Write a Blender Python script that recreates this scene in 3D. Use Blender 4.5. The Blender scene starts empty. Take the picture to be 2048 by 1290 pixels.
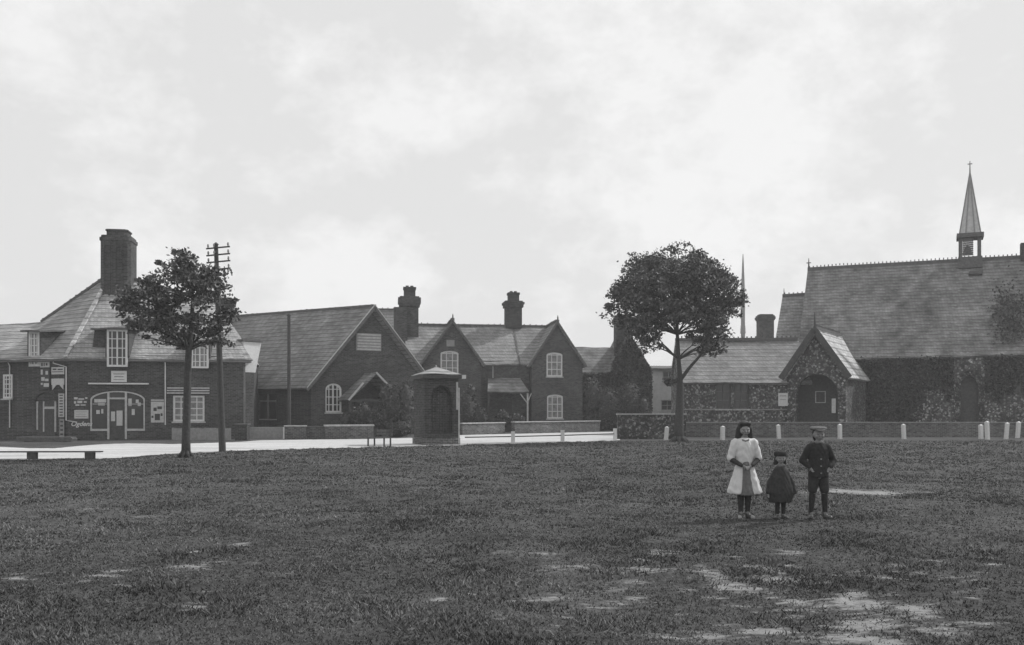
import bpy, bmesh, math, random
import numpy as np
from mathutils import Vector, Matrix
R = math.radians
random.seed(7); rng = np.random.default_rng(7)
sc = bpy.context.scene
COL = sc.collection

# ------------------------------------------------------------------ camera, sky, sun, exposure
F, CX, HZ, EYE = 1900.0, 1024.0, 818.0, 1.58      # focal length in photo pixels, centre column, horizon row, eye height
cam = bpy.data.objects.new('camera', bpy.data.cameras.new('camera'))
COL.objects.link(cam); sc.camera = cam
cam.location = (0, 0, EYE); cam.rotation_euler = (R(90), 0, 0)
cam.data.sensor_width = 36; cam.data.lens = 36 * F / 2048
cam.data.shift_y = (HZ - 645) / 2048
cam.data.clip_start = .1; cam.data.clip_end = 3000

SUN_AZ, SUN_EL = 62.0, 44.0                        # azimuth clockwise from +Y (the view direction)
sdir = Vector((math.sin(R(SUN_AZ)) * math.cos(R(SUN_EL)), math.cos(R(SUN_AZ)) * math.cos(R(SUN_EL)), math.sin(R(SUN_EL))))
sun = bpy.data.objects.new('sun', bpy.data.lights.new('sun', 'SUN'))
COL.objects.link(sun); sun.location = sdir * 60
sun.rotation_euler = sdir.to_track_quat('Z', 'Y').to_euler()
sun.data.energy = 3.6; sun.data.angle = R(2.0); sun.data.color = (1, 1, 1)

W = bpy.data.worlds.new('World'); sc.world = W; W.use_nodes = True
nt = W.node_tree; nt.nodes.clear()
def N(nt, t, **k):
    n = nt.nodes.new(t)
    for a, b in k.items(): setattr(n, a, b)
    return n
def math_node(nt, op, a, b=None, c=None):
    n = N(nt, 'ShaderNodeMath', operation=op)
    for i, v in enumerate((a, b, c)):
        if v is None: continue
        if isinstance(v, (int, float)): n.inputs[i].default_value = v
        else: nt.links.new(v, n.inputs[i])
    return n.outputs[0]
sky = N(nt, 'ShaderNodeTexSky', sky_type='NISHITA', sun_disc=False)
sky.sun_elevation = R(SUN_EL); sky.sun_rotation = R(SUN_AZ)
bw = N(nt, 'ShaderNodeRGBToBW'); nt.links.new(sky.outputs[0], bw.inputs[0])
tc = N(nt, 'ShaderNodeTexCoord'); sep = N(nt, 'ShaderNodeSeparateXYZ'); nt.links.new(tc.outputs['Generated'], sep.inputs[0])
zz = math_node(nt, 'ADD', math_node(nt, 'MAXIMUM', sep.outputs[2], 0.0), .16)
cmb = N(nt, 'ShaderNodeCombineXYZ')
nt.links.new(math_node(nt, 'DIVIDE', sep.outputs[0], zz), cmb.inputs[0])
nt.links.new(math_node(nt, 'DIVIDE', sep.outputs[1], zz), cmb.inputs[1])
n1 = N(nt, 'ShaderNodeTexNoise'); n1.inputs['Scale'].default_value = 1.5; n1.inputs['Detail'].default_value = 9
n1.inputs['Roughness'].default_value = .52; n1.inputs['Distortion'].default_value = .25
mp = N(nt, 'ShaderNodeMapping'); mp.inputs['Location'].default_value = (3.1, 1.7, 0); nt.links.new(cmb.outputs[0], mp.inputs[0]); nt.links.new(mp.outputs[0], n1.inputs['Vector'])
rp = N(nt, 'ShaderNodeValToRGB'); rp.color_ramp.elements[0].position = .45; rp.color_ramp.elements[1].position = .575
rp.color_ramp.elements[0].color = (7.15, 7.15, 7.15, 1); rp.color_ramp.elements[1].color = (8.45, 8.45, 8.45, 1)
n2 = N(nt, 'ShaderNodeTexNoise'); n2.inputs['Scale'].default_value = 5.2; n2.inputs['Detail'].default_value = 10; n2.inputs['Roughness'].default_value = .6; n2.inputs['Distortion'].default_value = .12
mp2 = N(nt, 'ShaderNodeMapping'); mp2.inputs['Location'].default_value = (.7, .2, 1.3); mp2.inputs['Scale'].default_value = (1, 1, 1.35); nt.links.new(tc.outputs['Generated'], mp2.inputs[0]); nt.links.new(mp2.outputs[0], n2.inputs['Vector'])
puff = math_node(nt, 'ADD', math_node(nt, 'MULTIPLY', n1.outputs[0], .22), math_node(nt, 'MULTIPLY', n2.outputs[0], .78))
n3 = N(nt, 'ShaderNodeTexNoise'); n3.inputs['Scale'].default_value = 17; n3.inputs['Detail'].default_value = 8; n3.inputs['Roughness'].default_value = .65; nt.links.new(mp2.outputs[0], n3.inputs['Vector'])
puff = math_node(nt, 'ADD', puff, math_node(nt, 'MULTIPLY', math_node(nt, 'SUBTRACT', n3.outputs[0], .5), .22)); nt.links.new(puff, rp.inputs[0])
mx = N(nt, 'ShaderNodeMix', data_type='RGBA'); mx.inputs[0].default_value = .9
nt.links.new(bw.outputs[0], mx.inputs[6]); nt.links.new(rp.outputs[0], mx.inputs[7])
bg = N(nt, 'ShaderNodeBackground'); bg.inputs[1].default_value = .115
out = N(nt, 'ShaderNodeOutputWorld'); nt.links.new(mx.outputs[2], bg.inputs[0]); nt.links.new(bg.outputs[0], out.inputs[0])
sc.view_settings.view_transform = 'Standard'; sc.view_settings.look = 'None'
sc.view_settings.exposure = 0; sc.view_settings.gamma = 1; sc.view_settings.use_curve_mapping = False
sc.cycles.max_bounces = 6; sc.cycles.diffuse_bounces = 3; sc.cycles.volume_bounces = 0

# ------------------------------------------------------------------ helpers
def G(px, py):                                     # a photo pixel on the ground
    d = F * EYE / (py - HZ); return ((px - CX) / F * d, d)
def P(px, py, d): return Vector(((px - CX) / F * d, d, EYE + (HZ - py) * d / F))
class Frame:                                       # a building's own axes: x along its front, y going back
    def __init__(s, px, d, ang):
        s.o = Vector(((px - CX) / F * d, d)); s.a = R(ang); s.c, s.s = math.cos(s.a), math.sin(s.a)
    def uz(s, px, py, v=0.0):
        ox, oy = s.o.x - v * s.s, s.o.y + v * s.c; k = (px - CX) / F
        u = (k * oy - ox) / (s.c - k * s.s); d = oy + u * s.s
        return u, EYE + (HZ - py) * d / F
    def u(s, px, v=0.0): return s.uz(px, 800, v)[0]
    def world(s, u, v, z=0): return Vector((s.o.x + u * s.c - v * s.s, s.o.y + u * s.s + v * s.c, z))
def tag(o, label, cat, group=None, kind=None):
    if label: o['label'] = label
    if cat: o['category'] = cat
    if group: o['group'] = group
    if kind: o['kind'] = kind
    return o
def empty(name, loc, rz=0, label=None, cat=None, group=None):
    o = bpy.data.objects.new(name, None); COL.objects.link(o); o.location = loc if len(loc) == 3 else (loc[0], loc[1], 0)
    o.rotation_euler = (0, 0, rz); return tag(o, label, cat, group)
def link(name, me, m, parent=None, smooth=False):
    o = bpy.data.objects.new(name, me); COL.objects.link(o)
    if m:
        for x in (m if isinstance(m, (list, tuple)) else [m]): me.materials.append(x)
    if smooth:
        for p in me.polygons: p.use_smooth = True
    if parent: o.parent = parent
    return o
def ob(name, bm, m, parent=None, smooth=False):
    bmesh.ops.recalc_face_normals(bm, faces=bm.faces)
    me = bpy.data.meshes.new(name); bm.to_mesh(me); bm.free()
    return link(name, me, m, parent, smooth)
def BM(): return bmesh.new()
def box(bm, x0, x1, y0, y1, z0, z1):
    v = [bm.verts.new((x, y, z)) for z in (z0, z1) for x, y in ((x0, y0), (x1, y0), (x1, y1), (x0, y1))]
    for f in ((3, 2, 1, 0), (4, 5, 6, 7), (0, 1, 5, 4), (1, 2, 6, 5), (2, 3, 7, 6), (3, 0, 4, 7)): bm.faces.new([v[i] for i in f])
    return bm
def bar(bm, p, q, w, h=None, up=(0, 0, 1)):        # a squared bar from p to q
    p, q = Vector(p), Vector(q); h = h or w; t = (q - p).normalized(); up = Vector(up)
    if abs(t.dot(up)) > .95: up = Vector((0, 1, 0))
    s = t.cross(up).normalized(); n = s.cross(t)
    r = [[bm.verts.new(e + s * a * w / 2 + n * b * h / 2) for a, b in ((-1, -1), (1, -1), (1, 1), (-1, 1))] for e in (p, q)]
    for i in range(4): bm.faces.new((r[0][i], r[0][(i + 1) % 4], r[1][(i + 1) % 4], r[1][i]))
    bm.faces.new(r[0][::-1]); bm.faces.new(r[1]); return bm
def tube(bm, pts, rad, n=8, cap=True):
    pts = [Vector(p) for p in pts]; rad = rad if isinstance(rad, (list, tuple)) else [rad] * len(pts); rings = []
    ref = Vector((.13, .97, .2))
    for i, p in enumerate(pts):
        t = (pts[min(i + 1, len(pts) - 1)] - pts[max(i - 1, 0)]).normalized()
        a = t.cross(ref)
        if a.length < .1: a = t.cross(Vector((1, 0, 0)))
        a.normalize(); b = t.cross(a)
        rings.append([bm.verts.new(p + (a * math.cos(k * 2 * math.pi / n) + b * math.sin(k * 2 * math.pi / n)) * rad[i]) for k in range(n)])
    for i in range(len(rings) - 1):
        for k in range(n): bm.faces.new((rings[i][k], rings[i][(k + 1) % n], rings[i + 1][(k + 1) % n], rings[i + 1][k]))
    if cap: bm.faces.new(rings[0][::-1]); bm.faces.new(rings[-1])
    return bm
def prism(bm, poly, y0, y1):                       # an (x, z) outline between two depths
    a = [bm.verts.new((x, y0, z)) for x, z in poly]; b = [bm.verts.new((x, y1, z)) for x, z in poly]; n = len(poly)
    bm.faces.new(a); bm.faces.new(b[::-1])
    for i in range(n): bm.faces.new((a[i], b[i], b[(i + 1) % n], a[(i + 1) % n]))
    return bm
def plan(bm, poly, z0, z1):
    a = [bm.verts.new((x, y, z0)) for x, y in poly]; b = [bm.verts.new((x, y, z1)) for x, y in poly]; n = len(poly)
    bm.faces.new(a[::-1]); bm.faces.new(b)
    for i in range(n): bm.faces.new((a[i], a[(i + 1) % n], b[(i + 1) % n], b[i]))
    return bm
def slab(bm, pts, t):                              # a roof slope with thickness t, pts on its top
    pts = [Vector(p) for p in pts]; n = (pts[1] - pts[0]).cross(pts[2] - pts[0]).normalized()
    if n.z < 0: n = -n
    a = [bm.verts.new(p) for p in pts]; b = [bm.verts.new(p - n * t) for p in pts]; m = len(pts)
    bm.faces.new(a); bm.faces.new(b[::-1])
    for i in range(m): bm.faces.new((a[i], b[i], b[(i + 1) % m], a[(i + 1) % m]))
    return bm
def arch(u0, u1, z0, z1, rise, n=10):              # an opening with an arched head, its spring at z1-rise
    c = (u0 + u1) / 2; hw = (u1 - u0) / 2
    return [(u0, z0), (u1, z0)] + [(c + hw * math.cos(math.pi * k / n), z1 - rise + rise * math.sin(math.pi * k / n)) for k in range(n + 1)]
def cut(o, cutter_bm):
    bmesh.ops.recalc_face_normals(cutter_bm, faces=cutter_bm.faces)
    me = bpy.data.meshes.new('cutter'); cutter_bm.to_mesh(me); cutter_bm.free()
    c = bpy.data.objects.new('cutter', me); COL.objects.link(c)
    par = o.parent; o.parent = None
    m = o.modifiers.new('cut', 'BOOLEAN'); m.operation = 'DIFFERENCE'; m.solver = 'EXACT'; m.object = c
    bpy.context.view_layer.update()
    new = bpy.data.meshes.new_from_object(o.evaluated_get(bpy.context.evaluated_depsgraph_get()))
    o.modifiers.clear(); o.data = new; o.parent = par
    bpy.data.objects.remove(c)
def rects(bm, holes, v0=-1.0, v1=.16):
    for h in holes: prism(bm, h if isinstance(h, list) else [(h[0], h[2]), (h[1], h[2]), (h[1], h[3]), (h[0], h[3])], v0, v1)
    return bm

# ------------------------------------------------------------------ materials (all grey: the photograph is a monochrome print)
def mat(name, g, var=.25, scale=6.0, rough=.92, kind=None, a=.3, b=.1, bump=.0, spec=.2, lo=None):
    m = bpy.data.materials.new(name); m.use_nodes = True; t = m.node_tree; L = t.links
    bs = t.nodes['Principled BSDF']; bs.inputs['Roughness'].default_value = rough; bs.inputs['Specular IOR Level'].default_value = spec
    tc = N(t, 'ShaderNodeTexCoord'); co = tc.outputs['Object']
    def noise(s, d=5, r=.6, src=co, stretch=None):
        n = N(t, 'ShaderNodeTexNoise'); n.inputs['Scale'].default_value = s; n.inputs['Detail'].default_value = d; n.inputs['Roughness'].default_value = r
        if stretch:
            q = N(t, 'ShaderNodeMapping'); q.inputs['Scale'].default_value = stretch; L.new(src, q.inputs[0]); src = q.outputs[0]
        L.new(src, n.inputs['Vector']); return n.outputs[0]
    def ramp(x, p0, p1, v0, v1):
        q = N(t, 'ShaderNodeMapRange'); q.inputs[1].default_value = p0; q.inputs[2].default_value = p1; q.inputs[3].default_value = v0; q.inputs[4].default_value = v1
        L.new(x, q.inputs[0]); return q.outputs[0]
    mul = lambda x, y: math_node(t, 'MULTIPLY', x, y)
    val = ramp(noise(scale, 8, .65), .3, .7, g * (1 - var), g * (1 + var))
    h = None
    if kind in ('brick', 'tile'):
        s = N(t, 'ShaderNodeSeparateXYZ'); L.new(co, s.inputs[0]); cb = N(t, 'ShaderNodeCombineXYZ')
        L.new(math_node(t, 'ADD', s.outputs[0], s.outputs[1]), cb.inputs[0]); L.new(s.outputs[2], cb.inputs[1])
        br = N(t, 'ShaderNodeTexBrick'); L.new(cb.outputs[0], br.inputs[0]); br.inputs['Scale'].default_value = 1
        br.inputs['Brick Width'].default_value = a; br.inputs['Row Height'].default_value = b
        br.inputs['Mortar Size'].default_value = .012 if kind == 'brick' else .012
        br.inputs['Mortar Smooth'].default_value = .3
        br.inputs['Bias'].default_value = 0
        if kind == 'brick': c1, c2, c3 = .5, 1.45, 1.9
        else: c1, c2, c3 = .84, 1.18, .7
        br.inputs['Color1'].default_value = (c1,) * 3 + (1,); br.inputs['Color2'].default_value = (c2,) * 3 + (1,); br.inputs['Mortar'].default_value = (c3,) * 3 + (1,)
        bwn = N(t, 'ShaderNodeRGBToBW'); L.new(br.outputs[0], bwn.inputs[0])
        if kind == 'tile':                         # shadow line along every other course, darkened into the tile colour
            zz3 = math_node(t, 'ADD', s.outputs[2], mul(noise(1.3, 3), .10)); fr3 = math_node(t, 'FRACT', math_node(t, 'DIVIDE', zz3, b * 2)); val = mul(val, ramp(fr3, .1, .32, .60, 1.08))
        val = mul(val, bwn.outputs[0]); val = mul(val, ramp(noise(.55, 4), .35, .68, .78, 1.22)); h = br.outputs['Fac']
    elif kind == 'flint':
        vo = N(t, 'ShaderNodeTexVoronoi', feature='F1'); vo.inputs['Scale'].default_value = 1 / a; L.new(co, vo.inputs['Vector'])
        bwn = N(t, 'ShaderNodeSeparateColor'); L.new(vo.outputs['Color'], bwn.inputs[0])
        st = ramp(math_node(t, 'POWER', bwn.outputs[0], 4.0), 0, 1, .6, 3.7)
        ed = ramp(vo.outputs['Distance'], .35, .6, 1, .7)
        val = mul(mul(val, st), ed); val = mul(val, ramp(noise(.8, 3), .35, .65, .7, 1.3)); h = vo.outputs['Distance']
    elif kind == 'ground':
        # worn earth lies bare in streaks on the village green
        s = N(t, 'ShaderNodeSeparateXYZ'); L.new(co, s.inputs[0])
        tuft = ramp(noise(26, 6, .75, stretch=(1, .55, 1)), .34, .68, .45, 1.75)
        mid = ramp(noise(1.7, 6, .65, stretch=(.6, 1, 1)), .35, .65, .72, 1.28)
        big = ramp(noise(.18, 3, .5), .38, .62, .85, 1.15)
        grass = mul(mul(mul(g, tuft), mid), big)
        at = N(t, 'ShaderNodeAttribute'); at.attribute_name = 'bare'
        bare = ramp(math_node(t, 'ADD', at.outputs['Fac'], math_node(t, 'MULTIPLY', math_node(t, 'SUBTRACT', noise(9, 7, .75, stretch=(.5, 1.4, 1)), .5), 3.4)), .42, .95, 0, 1)
        earth = mul(.27, ramp(noise(9, 6, .7), .3, .7, .75, 1.2))
        mxn = N(t, 'ShaderNodeMix', data_type='FLOAT'); L.new(bare, mxn.inputs[0]); L.new(grass, mxn.inputs[2]); L.new(earth, mxn.inputs[3])
        val = mxn.outputs[0]; h = noise(30, 6, .75)
    elif kind == 'road':
        val = mul(mul(val, ramp(noise(.6, 6, .65, stretch=(.22, 2.4, 1)), .35, .65, .7, 1.12)), ramp(noise(5, 5, .7), .3, .6, .85, 1.05)); h = noise(18)
    elif kind == 'blade':
        oi = N(t, 'ShaderNodeNewGeometry'); val = mul(mul(ramp(oi.outputs['Random Per Island'], 0, 1, .25, 2.2), g), mul(ramp(noise(.9, 5, .65, stretch=(.5, 1, 1)), .35, .65, .62, 1.4), ramp(noise(.2, 3), .4, .6, .85, 1.15)))
    elif kind == 'leaf':
        oi = N(t, 'ShaderNodeNewGeometry'); val = mul(ramp(oi.outputs['Random Per Island'], 0, 1, .45, 1.9), g)
    cb2 = N(t, 'ShaderNodeCombineColor'); [L.new(val, cb2.inputs[i]) for i in range(3)]
    if isinstance(val, (int, float)): pass
    L.new(cb2.outputs[0], bs.inputs['Base Color'])
    if bump:
        bp = N(t, 'ShaderNodeBump'); bp.inputs['Distance'].default_value = bump; bp.inputs['Strength'].default_value = .8
        L.new(h if h is not None else noise(scale * 4), bp.inputs['Height']); L.new(bp.outputs[0], bs.inputs['Normal'])
        if kind in ('brick', 'tile', 'flint'): bp.invert = True
    return m
m_ground = mat('meadow_grass', .07, kind='ground', bump=.03, spec=.05)
m_blade = mat('grass_blade', .085, kind='blade', spec=.1)
m_road = mat('chalk_road', .50, .12, 3, kind='road', bump=.01)
m_brick = mat('dark_brick', .058, .3, 9, kind='brick', a=.23, b=.076, bump=.006)
m_brick2 = mat('red_brick', .066, .3, 8, kind='brick', a=.23, b=.076, bump=.006)
m_wallbrick = mat('garden_brick', .105, .4, 7, kind='brick', a=.23, b=.076, bump=.008)
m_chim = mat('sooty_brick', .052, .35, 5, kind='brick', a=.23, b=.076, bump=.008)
m_flint = mat('flint', .115, .4, 4, kind='flint', a=.10, bump=.02)
m_flintd = mat('weathered_flint', .085, .4, 4, kind='flint', a=.09, bump=.02)
m_tile = mat('clay_tile', .215, .22, 2.5, kind='tile', a=.19, b=.125, bump=.02)
m_tile2 = mat('slate_tile', .235, .2, 2.5, kind='tile', a=.18, b=.12, bump=.02)
m_tile3 = mat('mossy_tile', .19, .5, 1.2, kind='tile', a=.17, b=.115, bump=.02)
m_pale = mat('pale_tile', .42, .25, 2.5, kind='tile', a=.3, b=.2, bump=.02)
m_tileb = mat('pale_clay_tile', .30, .2, 2.5, kind='tile', a=.19, b=.125, bump=.02)
m_ridge = mat('ridge_tile', .11, .3, 8)
m_white = mat('white_paint', .62, .12, 9, .6)
m_cream = mat('weathered_white', .45, .22, 7, .7)
m_render = mat('pale_render', .42, .16, 3)
m_grey = mat('grey_paint', .26, .22, 6, .7)
m_spire = mat('spire_lead', .46, .2, 5, .7)
m_dark = mat('dark_timber', .07, .4, 9, .75)
m_wood = mat('weathered_timber', .11, .4, 7, .85)
m_pole = mat('creosoted_pole', .06, .35, 9, .85)
m_glass = mat('window_glass', .035, .3, 3, .12, spec=.5)
m_blind = mat('drawn_blind', .20, .45, 4, .35, spec=.4)
m_coping = mat('stone_coping', .42, .3, 8)
m_stone = mat('dressed_stone', .24, .3, 6, bump=.005)
m_bark = mat('bark', .06, .4, 14, bump=.02)
m_leaf = mat('leaf', .085, kind='leaf', spec=.25, rough=.6)
m_leafd = mat('ivy_leaf', .06, kind='leaf', spec=.2, rough=.65)
m_skin = mat('skin', .24, .05, 8, .6); m_hair = mat('hair', .035, .3, 30, .6)
m_cloth_w = mat('white_cotton', .60, .14, 14, .9); m_cloth_g = mat('grey_cloth', .15, .4, 14)
m_cloth_d = mat('dark_wool', .045, .35, 26, .95); m_cloth_b = mat('black_serge', .035, .35, 26, .95)
m_cap = mat('light_tweed', .145, .4, 40, .95); m_boot = mat('boot_leather', .06, .3, 20, .4, spec=.5); m_lace = mat('worn_toe_leather', .33, .4, 20, .6)
m_ink = mat('printed_ink', .05, .2, 10, .6); m_enamel = mat('enamel_white', .50, .18, 16, .4)
m_enameld = mat('enamel_dark', .06, .3, 12, .4); m_kiosk = mat('tarred_brick', .05, .4, 6, kind='brick', a=.23, b=.076, bump=.006); m_iron = mat('iron', .05, .3, 10, .6)

# ------------------------------------------------------------------ foliage
def leaves(name, cen, size, m, parent=None, extra=None):
    n = len(cen); cen = np.asarray(cen, dtype=np.float64)
    a = rng.normal(size=(n, 3)); a /= np.linalg.norm(a, axis=1)[:, None]
    b = np.cross(a, rng.normal(size=(n, 3))); b /= np.linalg.norm(b, axis=1)[:, None]
    s = (size * rng.uniform(.6, 1.3, n))[:, None]
    v = np.stack([cen - a * s * .5, cen + b * s * .32 + a * s * .05, cen + a * s * .55, cen - b * s * .32 + a * s * .05], 1).reshape(-1, 3)
    f = np.arange(n * 4).reshape(-1, 4); return raw(name, v, f, m, parent)
def raw(name, v, f, m, parent=None):
    me = bpy.data.meshes.new(name); nv, nf, k = len(v), len(f), f.shape[1]
    me.vertices.add(nv); me.vertices.foreach_set('co', np.ascontiguousarray(v, dtype=np.float32).ravel())
    me.loops.add(nf * k); me.loops.foreach_set('vertex_index', f.astype(np.int32).ravel())
    me.polygons.add(nf); me.polygons.foreach_set('loop_start', np.arange(0, nf * k, k, dtype=np.int32))
    me.update(calc_edges=True); return link(name, me, m, parent)
def cluster(c, r, n, flat=.7):
    k = max(3, n // 22); sub = rng.normal(size=(k, 3)) * r * .52; sub[:, 2] *= flat          # sprays of leaves within the cluster
    d = rng.normal(size=(n, 3)) * min(.16, r * .3); d[:, 2] *= .55
    return sub[rng.integers(0, k, n)] + d + np.asarray(c)
def limb(bm, p, q, r0, r1, sag=.12, n=6):
    p, q = Vector(p), Vector(q); L = (q - p).length; off = Vector((random.uniform(-1, 1), random.uniform(-1, 1), random.uniform(.2, 1))) * sag * L
    pts, rs = [], []
    for i in range(n + 1):
        t = i / n; pts.append(p.lerp(q, t) + off * math.sin(math.pi * t) + Vector((random.uniform(-1, 1), random.uniform(-1, 1), 0)) * .015 * L * (0 < i < n)); rs.append(r0 + (r1 - r0) * t)
    tube(bm, pts, rs, 7); return pts
def tree(px, base, tips, trunk, rtr, nleaf, lsize, label, crown_flat=.7):
    # tips: (x, y, z, r) of leaf clusters in world axes about the trunk's foot
    x, y = G(px, base); root = empty('deciduous_tree', (x, y, 0), 0, label, 'tree', 'trees standing on the edge of the green')
    bm = BM(); tube(bm, trunk, rtr, 12)
    for k in range(7):                             # root flare
        an = k * .9; tube(bm, [(0, 0, .35), (math.cos(an) * rtr[0] * .9, math.sin(an) * rtr[0] * .9, .12), (math.cos(an) * rtr[0] * 1.9, math.sin(an) * rtr[0] * 1.9, -.03)], [rtr[0] * .55, rtr[0] * .4, rtr[0] * .15], 6)
    top = [Vector(t) for t in trunk]; hubs = []
    for (tx, ty, tz, r) in tips:
        q = Vector((tx, ty, tz)); best = None
        for i, t in enumerate(top[4:], 4):
            if t.z < q.z - .15 * (q.xy - t.xy).length or best is None: best = (t, rtr[i])
        src, rr = best
        if hubs and random.random() < .6:
            h = min(hubs, key=lambda h: (h - q).length)
            if (h - q).length < (src - q).length * .6: src, rr = h, .035
        pts = limb(bm, src, q, min(rr * .5, .07) if rr > .03 else .02, .008, .10); hubs.append(pts[3])
        for _ in range(4):
            d = Vector(rng.normal(size=3)).normalized() * r * .8; tube(bm, [pts[4], (pts[4] + q) / 2 + d * .5, q + d], [.012, .009, .004], 4)
    ob('trunk', bm, m_bark, root, True)
    L = np.concatenate([cluster((tx, ty, tz), r, int(nleaf * 2.3 * (r ** 2)), crown_flat) for tx, ty, tz, r in tips])
    leaves('crown', L, lsize, m_leaf, root); return root

# ------------------------------------------------------------------ ground, road, grass
def lumps(x, y):
    z = np.zeros_like(x)
    for a, fx, fy, ph in ((.022, .9, 1.3, .3), (.016, 2.1, 1.7, 1.1), (.012, 3.7, 4.1, 2.0), (.008, 6.3, 5.2, .7), (.02, .33, .41, 2.2)):
        z += a * np.sin(fx * x + ph + .6 * np.sin(fy * .7 * y)) * np.sin(fy * y + 1.7 * ph + .5 * np.sin(fx * .8 * x))
    return z * np.clip((26 - y) / 8, 0, 1) * np.clip((30 - np.abs(x)) / 6, 0, 1) * np.clip((y + 12) / 4, 0, 1)
xs = np.concatenate([[-400, -200, -120, -60], np.linspace(-32, -9.2, 60), np.linspace(-9, 11, 330), np.linspace(11.2, 32, 60), [60, 120, 200, 400]])
ys = np.concatenate([[-100, -60, -30], np.linspace(-14, 5.9, 60), np.linspace(6, 19, 260), np.linspace(19.2, 28, 40), [34, 42, 60, 90, 140, 200, 300, 500]])
gx, gy = np.meshgrid(xs, ys, indexing='xy'); gz = lumps(gx, gy)
nx, ny = len(xs), len(ys); idx = np.arange(nx * ny).reshape(ny, nx)
gf = np.stack([idx[:-1, :-1], idx[:-1, 1:], idx[1:, 1:], idx[1:, :-1]], -1).reshape(-1, 4)
PATCH = [(1149,1140,90,8,.8),(1294,1140,90,10,.9),(1324,1110,70,8,.8),(1414,1145,40,22,.9),(1524,1137,70,7,.9),(1474,1175,80,12,1),(1554,1160,90,9,.9),(1249,1162,60,8,.8),(1094,1197,90,12,.75),(1699,1187,55,11,1),(1594,1205,50,14,1),(1724,1215,110,18,1.1),(1824,1225,70,20,1.05),
 (1724,1245,110,20,1.1),(1714,1275,120,22,1.1),(1539,1262,110,15,1.1),(1334,1267,70,9,.9),(1424,1265,60,11,.95),(1864,1255,80,12,.9),(1949,1250,120,6,.8),(1624,1215,150,6,.85),(1730,986,150,5,1.2),(1790,984,110,3,.9),(1610,988,30,4,.8),(240,1145,45,8,1),(200,1161,70,5,.9),(155,1172,60,4,.7),
 (30,1158,50,5,.9),(375,1135,70,9,1),(430,1128,60,4,.7),(385,1107,60,5,.7),(472,1095,35,6,1),(390,1215,50,6,.9),(250,1178,50,4,.7),(880,1197,35,7,.9),(572,1152,30,5,.7),(290,1034,60,3,.6),(1900,1150,80,6,.6),(1020,1240,70,7,.6),(700,1250,60,6,.5),(1180,1215,60,8,.6),(1760,1151,60,6,.8)]
_q = np.random.default_rng(3)
for _ in range(110):
    y_ = 1290 - 190 * _q.uniform(0, 1) ** 1.2; x_ = 1000 + 1000 * _q.uniform(0, 1) ** .8; PATCH.append((x_, y_, _q.uniform(15, 55), _q.uniform(2, 6), _q.uniform(.5, .9)))
for _ in range(35): PATCH.append((_q.uniform(0, 1000), _q.uniform(1020, 1280), _q.uniform(12, 40), _q.uniform(1.5, 4), _q.uniform(.45, .8)))
def bareness(x, y):
    o = np.zeros_like(x)
    for px_, py_, w_, h_, k_ in PATCH:
        cx_, cy_ = G(px_, py_); rx_ = w_ / 2 * cy_ / F * 1.45; ry_ = h_ / 2 * cy_ ** 2 / (F * EYE) * 1.55
        tw_ = .12 * np.sin(3.1 * x + py_) * ry_ * 4; o = np.maximum(o, k_ * np.exp(-(((x - cx_) / rx_) ** 2 + ((y - cy_ + tw_) / ry_) ** 2) * .75))
    return o
go = raw('ground', np.stack([gx, gy, gz], -1).reshape(-1, 3), gf, m_ground); tag(go, 'rough grass ground of the village green with bare worn patches', 'ground', None, 'structure')
for p in go.data.polygons: p.use_smooth = True
att = go.data.attributes.new('bare', 'FLOAT', 'POINT'); att.data.foreach_set('value', bareness(gx, gy).reshape(-1).astype(np.float32))
near = [(-420, 928), (-200, 922), (0, 919), (60, 920), (130, 917), (200, 918), (250, 915), (300, 911), (372, 906), (450, 903), (600, 898), (740, 894.5), (830, 892), (925, 890), (1000, 888), (1100, 885), (1230, 881), (1240, 880.5)]
far = [(-420, 892), (0, 894), (60, 897), (110, 897), (150, 893), (200, 889), (260, 887), (350, 888.5), (420, 886), (480, 884), (520, 881), (620, 879.5), (740, 878), (820, 876), (925, 870), (1000, 868.5), (1100, 866), (1240, 863)]
def finer(L_, amp):
    o = []
    for (a0_, b0_), (a1_, b1_) in zip(L_, L_[1:]):
        k_ = max(1, int((a1_ - a0_) / 7)); o += [(a0_ + (a1_ - a0_) * i / k_, b0_ + (b1_ - b0_) * i / k_ + random.uniform(-amp, amp)) for i in range(k_)]
    return o + [L_[-1]]
near_f = finer(near, .75); xs_f = [p[0] for p in near_f]; far_f = [(q, float(np.interp(q, [p[0] for p in far], [p[1] for p in far])) + random.uniform(-.2, .2)) for q in xs_f]
bm = BM(); near_, near, far_, far = near, near_f, far, far_f
va = [bm.verts.new((*G(*p), .008)) for p in near]; vb = [bm.verts.new((*G(*p), .008)) for p in far]
for i in range(len(near) - 1): bm.faces.new((va[i], va[i + 1], vb[i + 1], vb[i]))
tag(ob('road', bm, m_road), 'pale chalky road running past the shop and cottages', 'road', None, 'structure')
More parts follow.
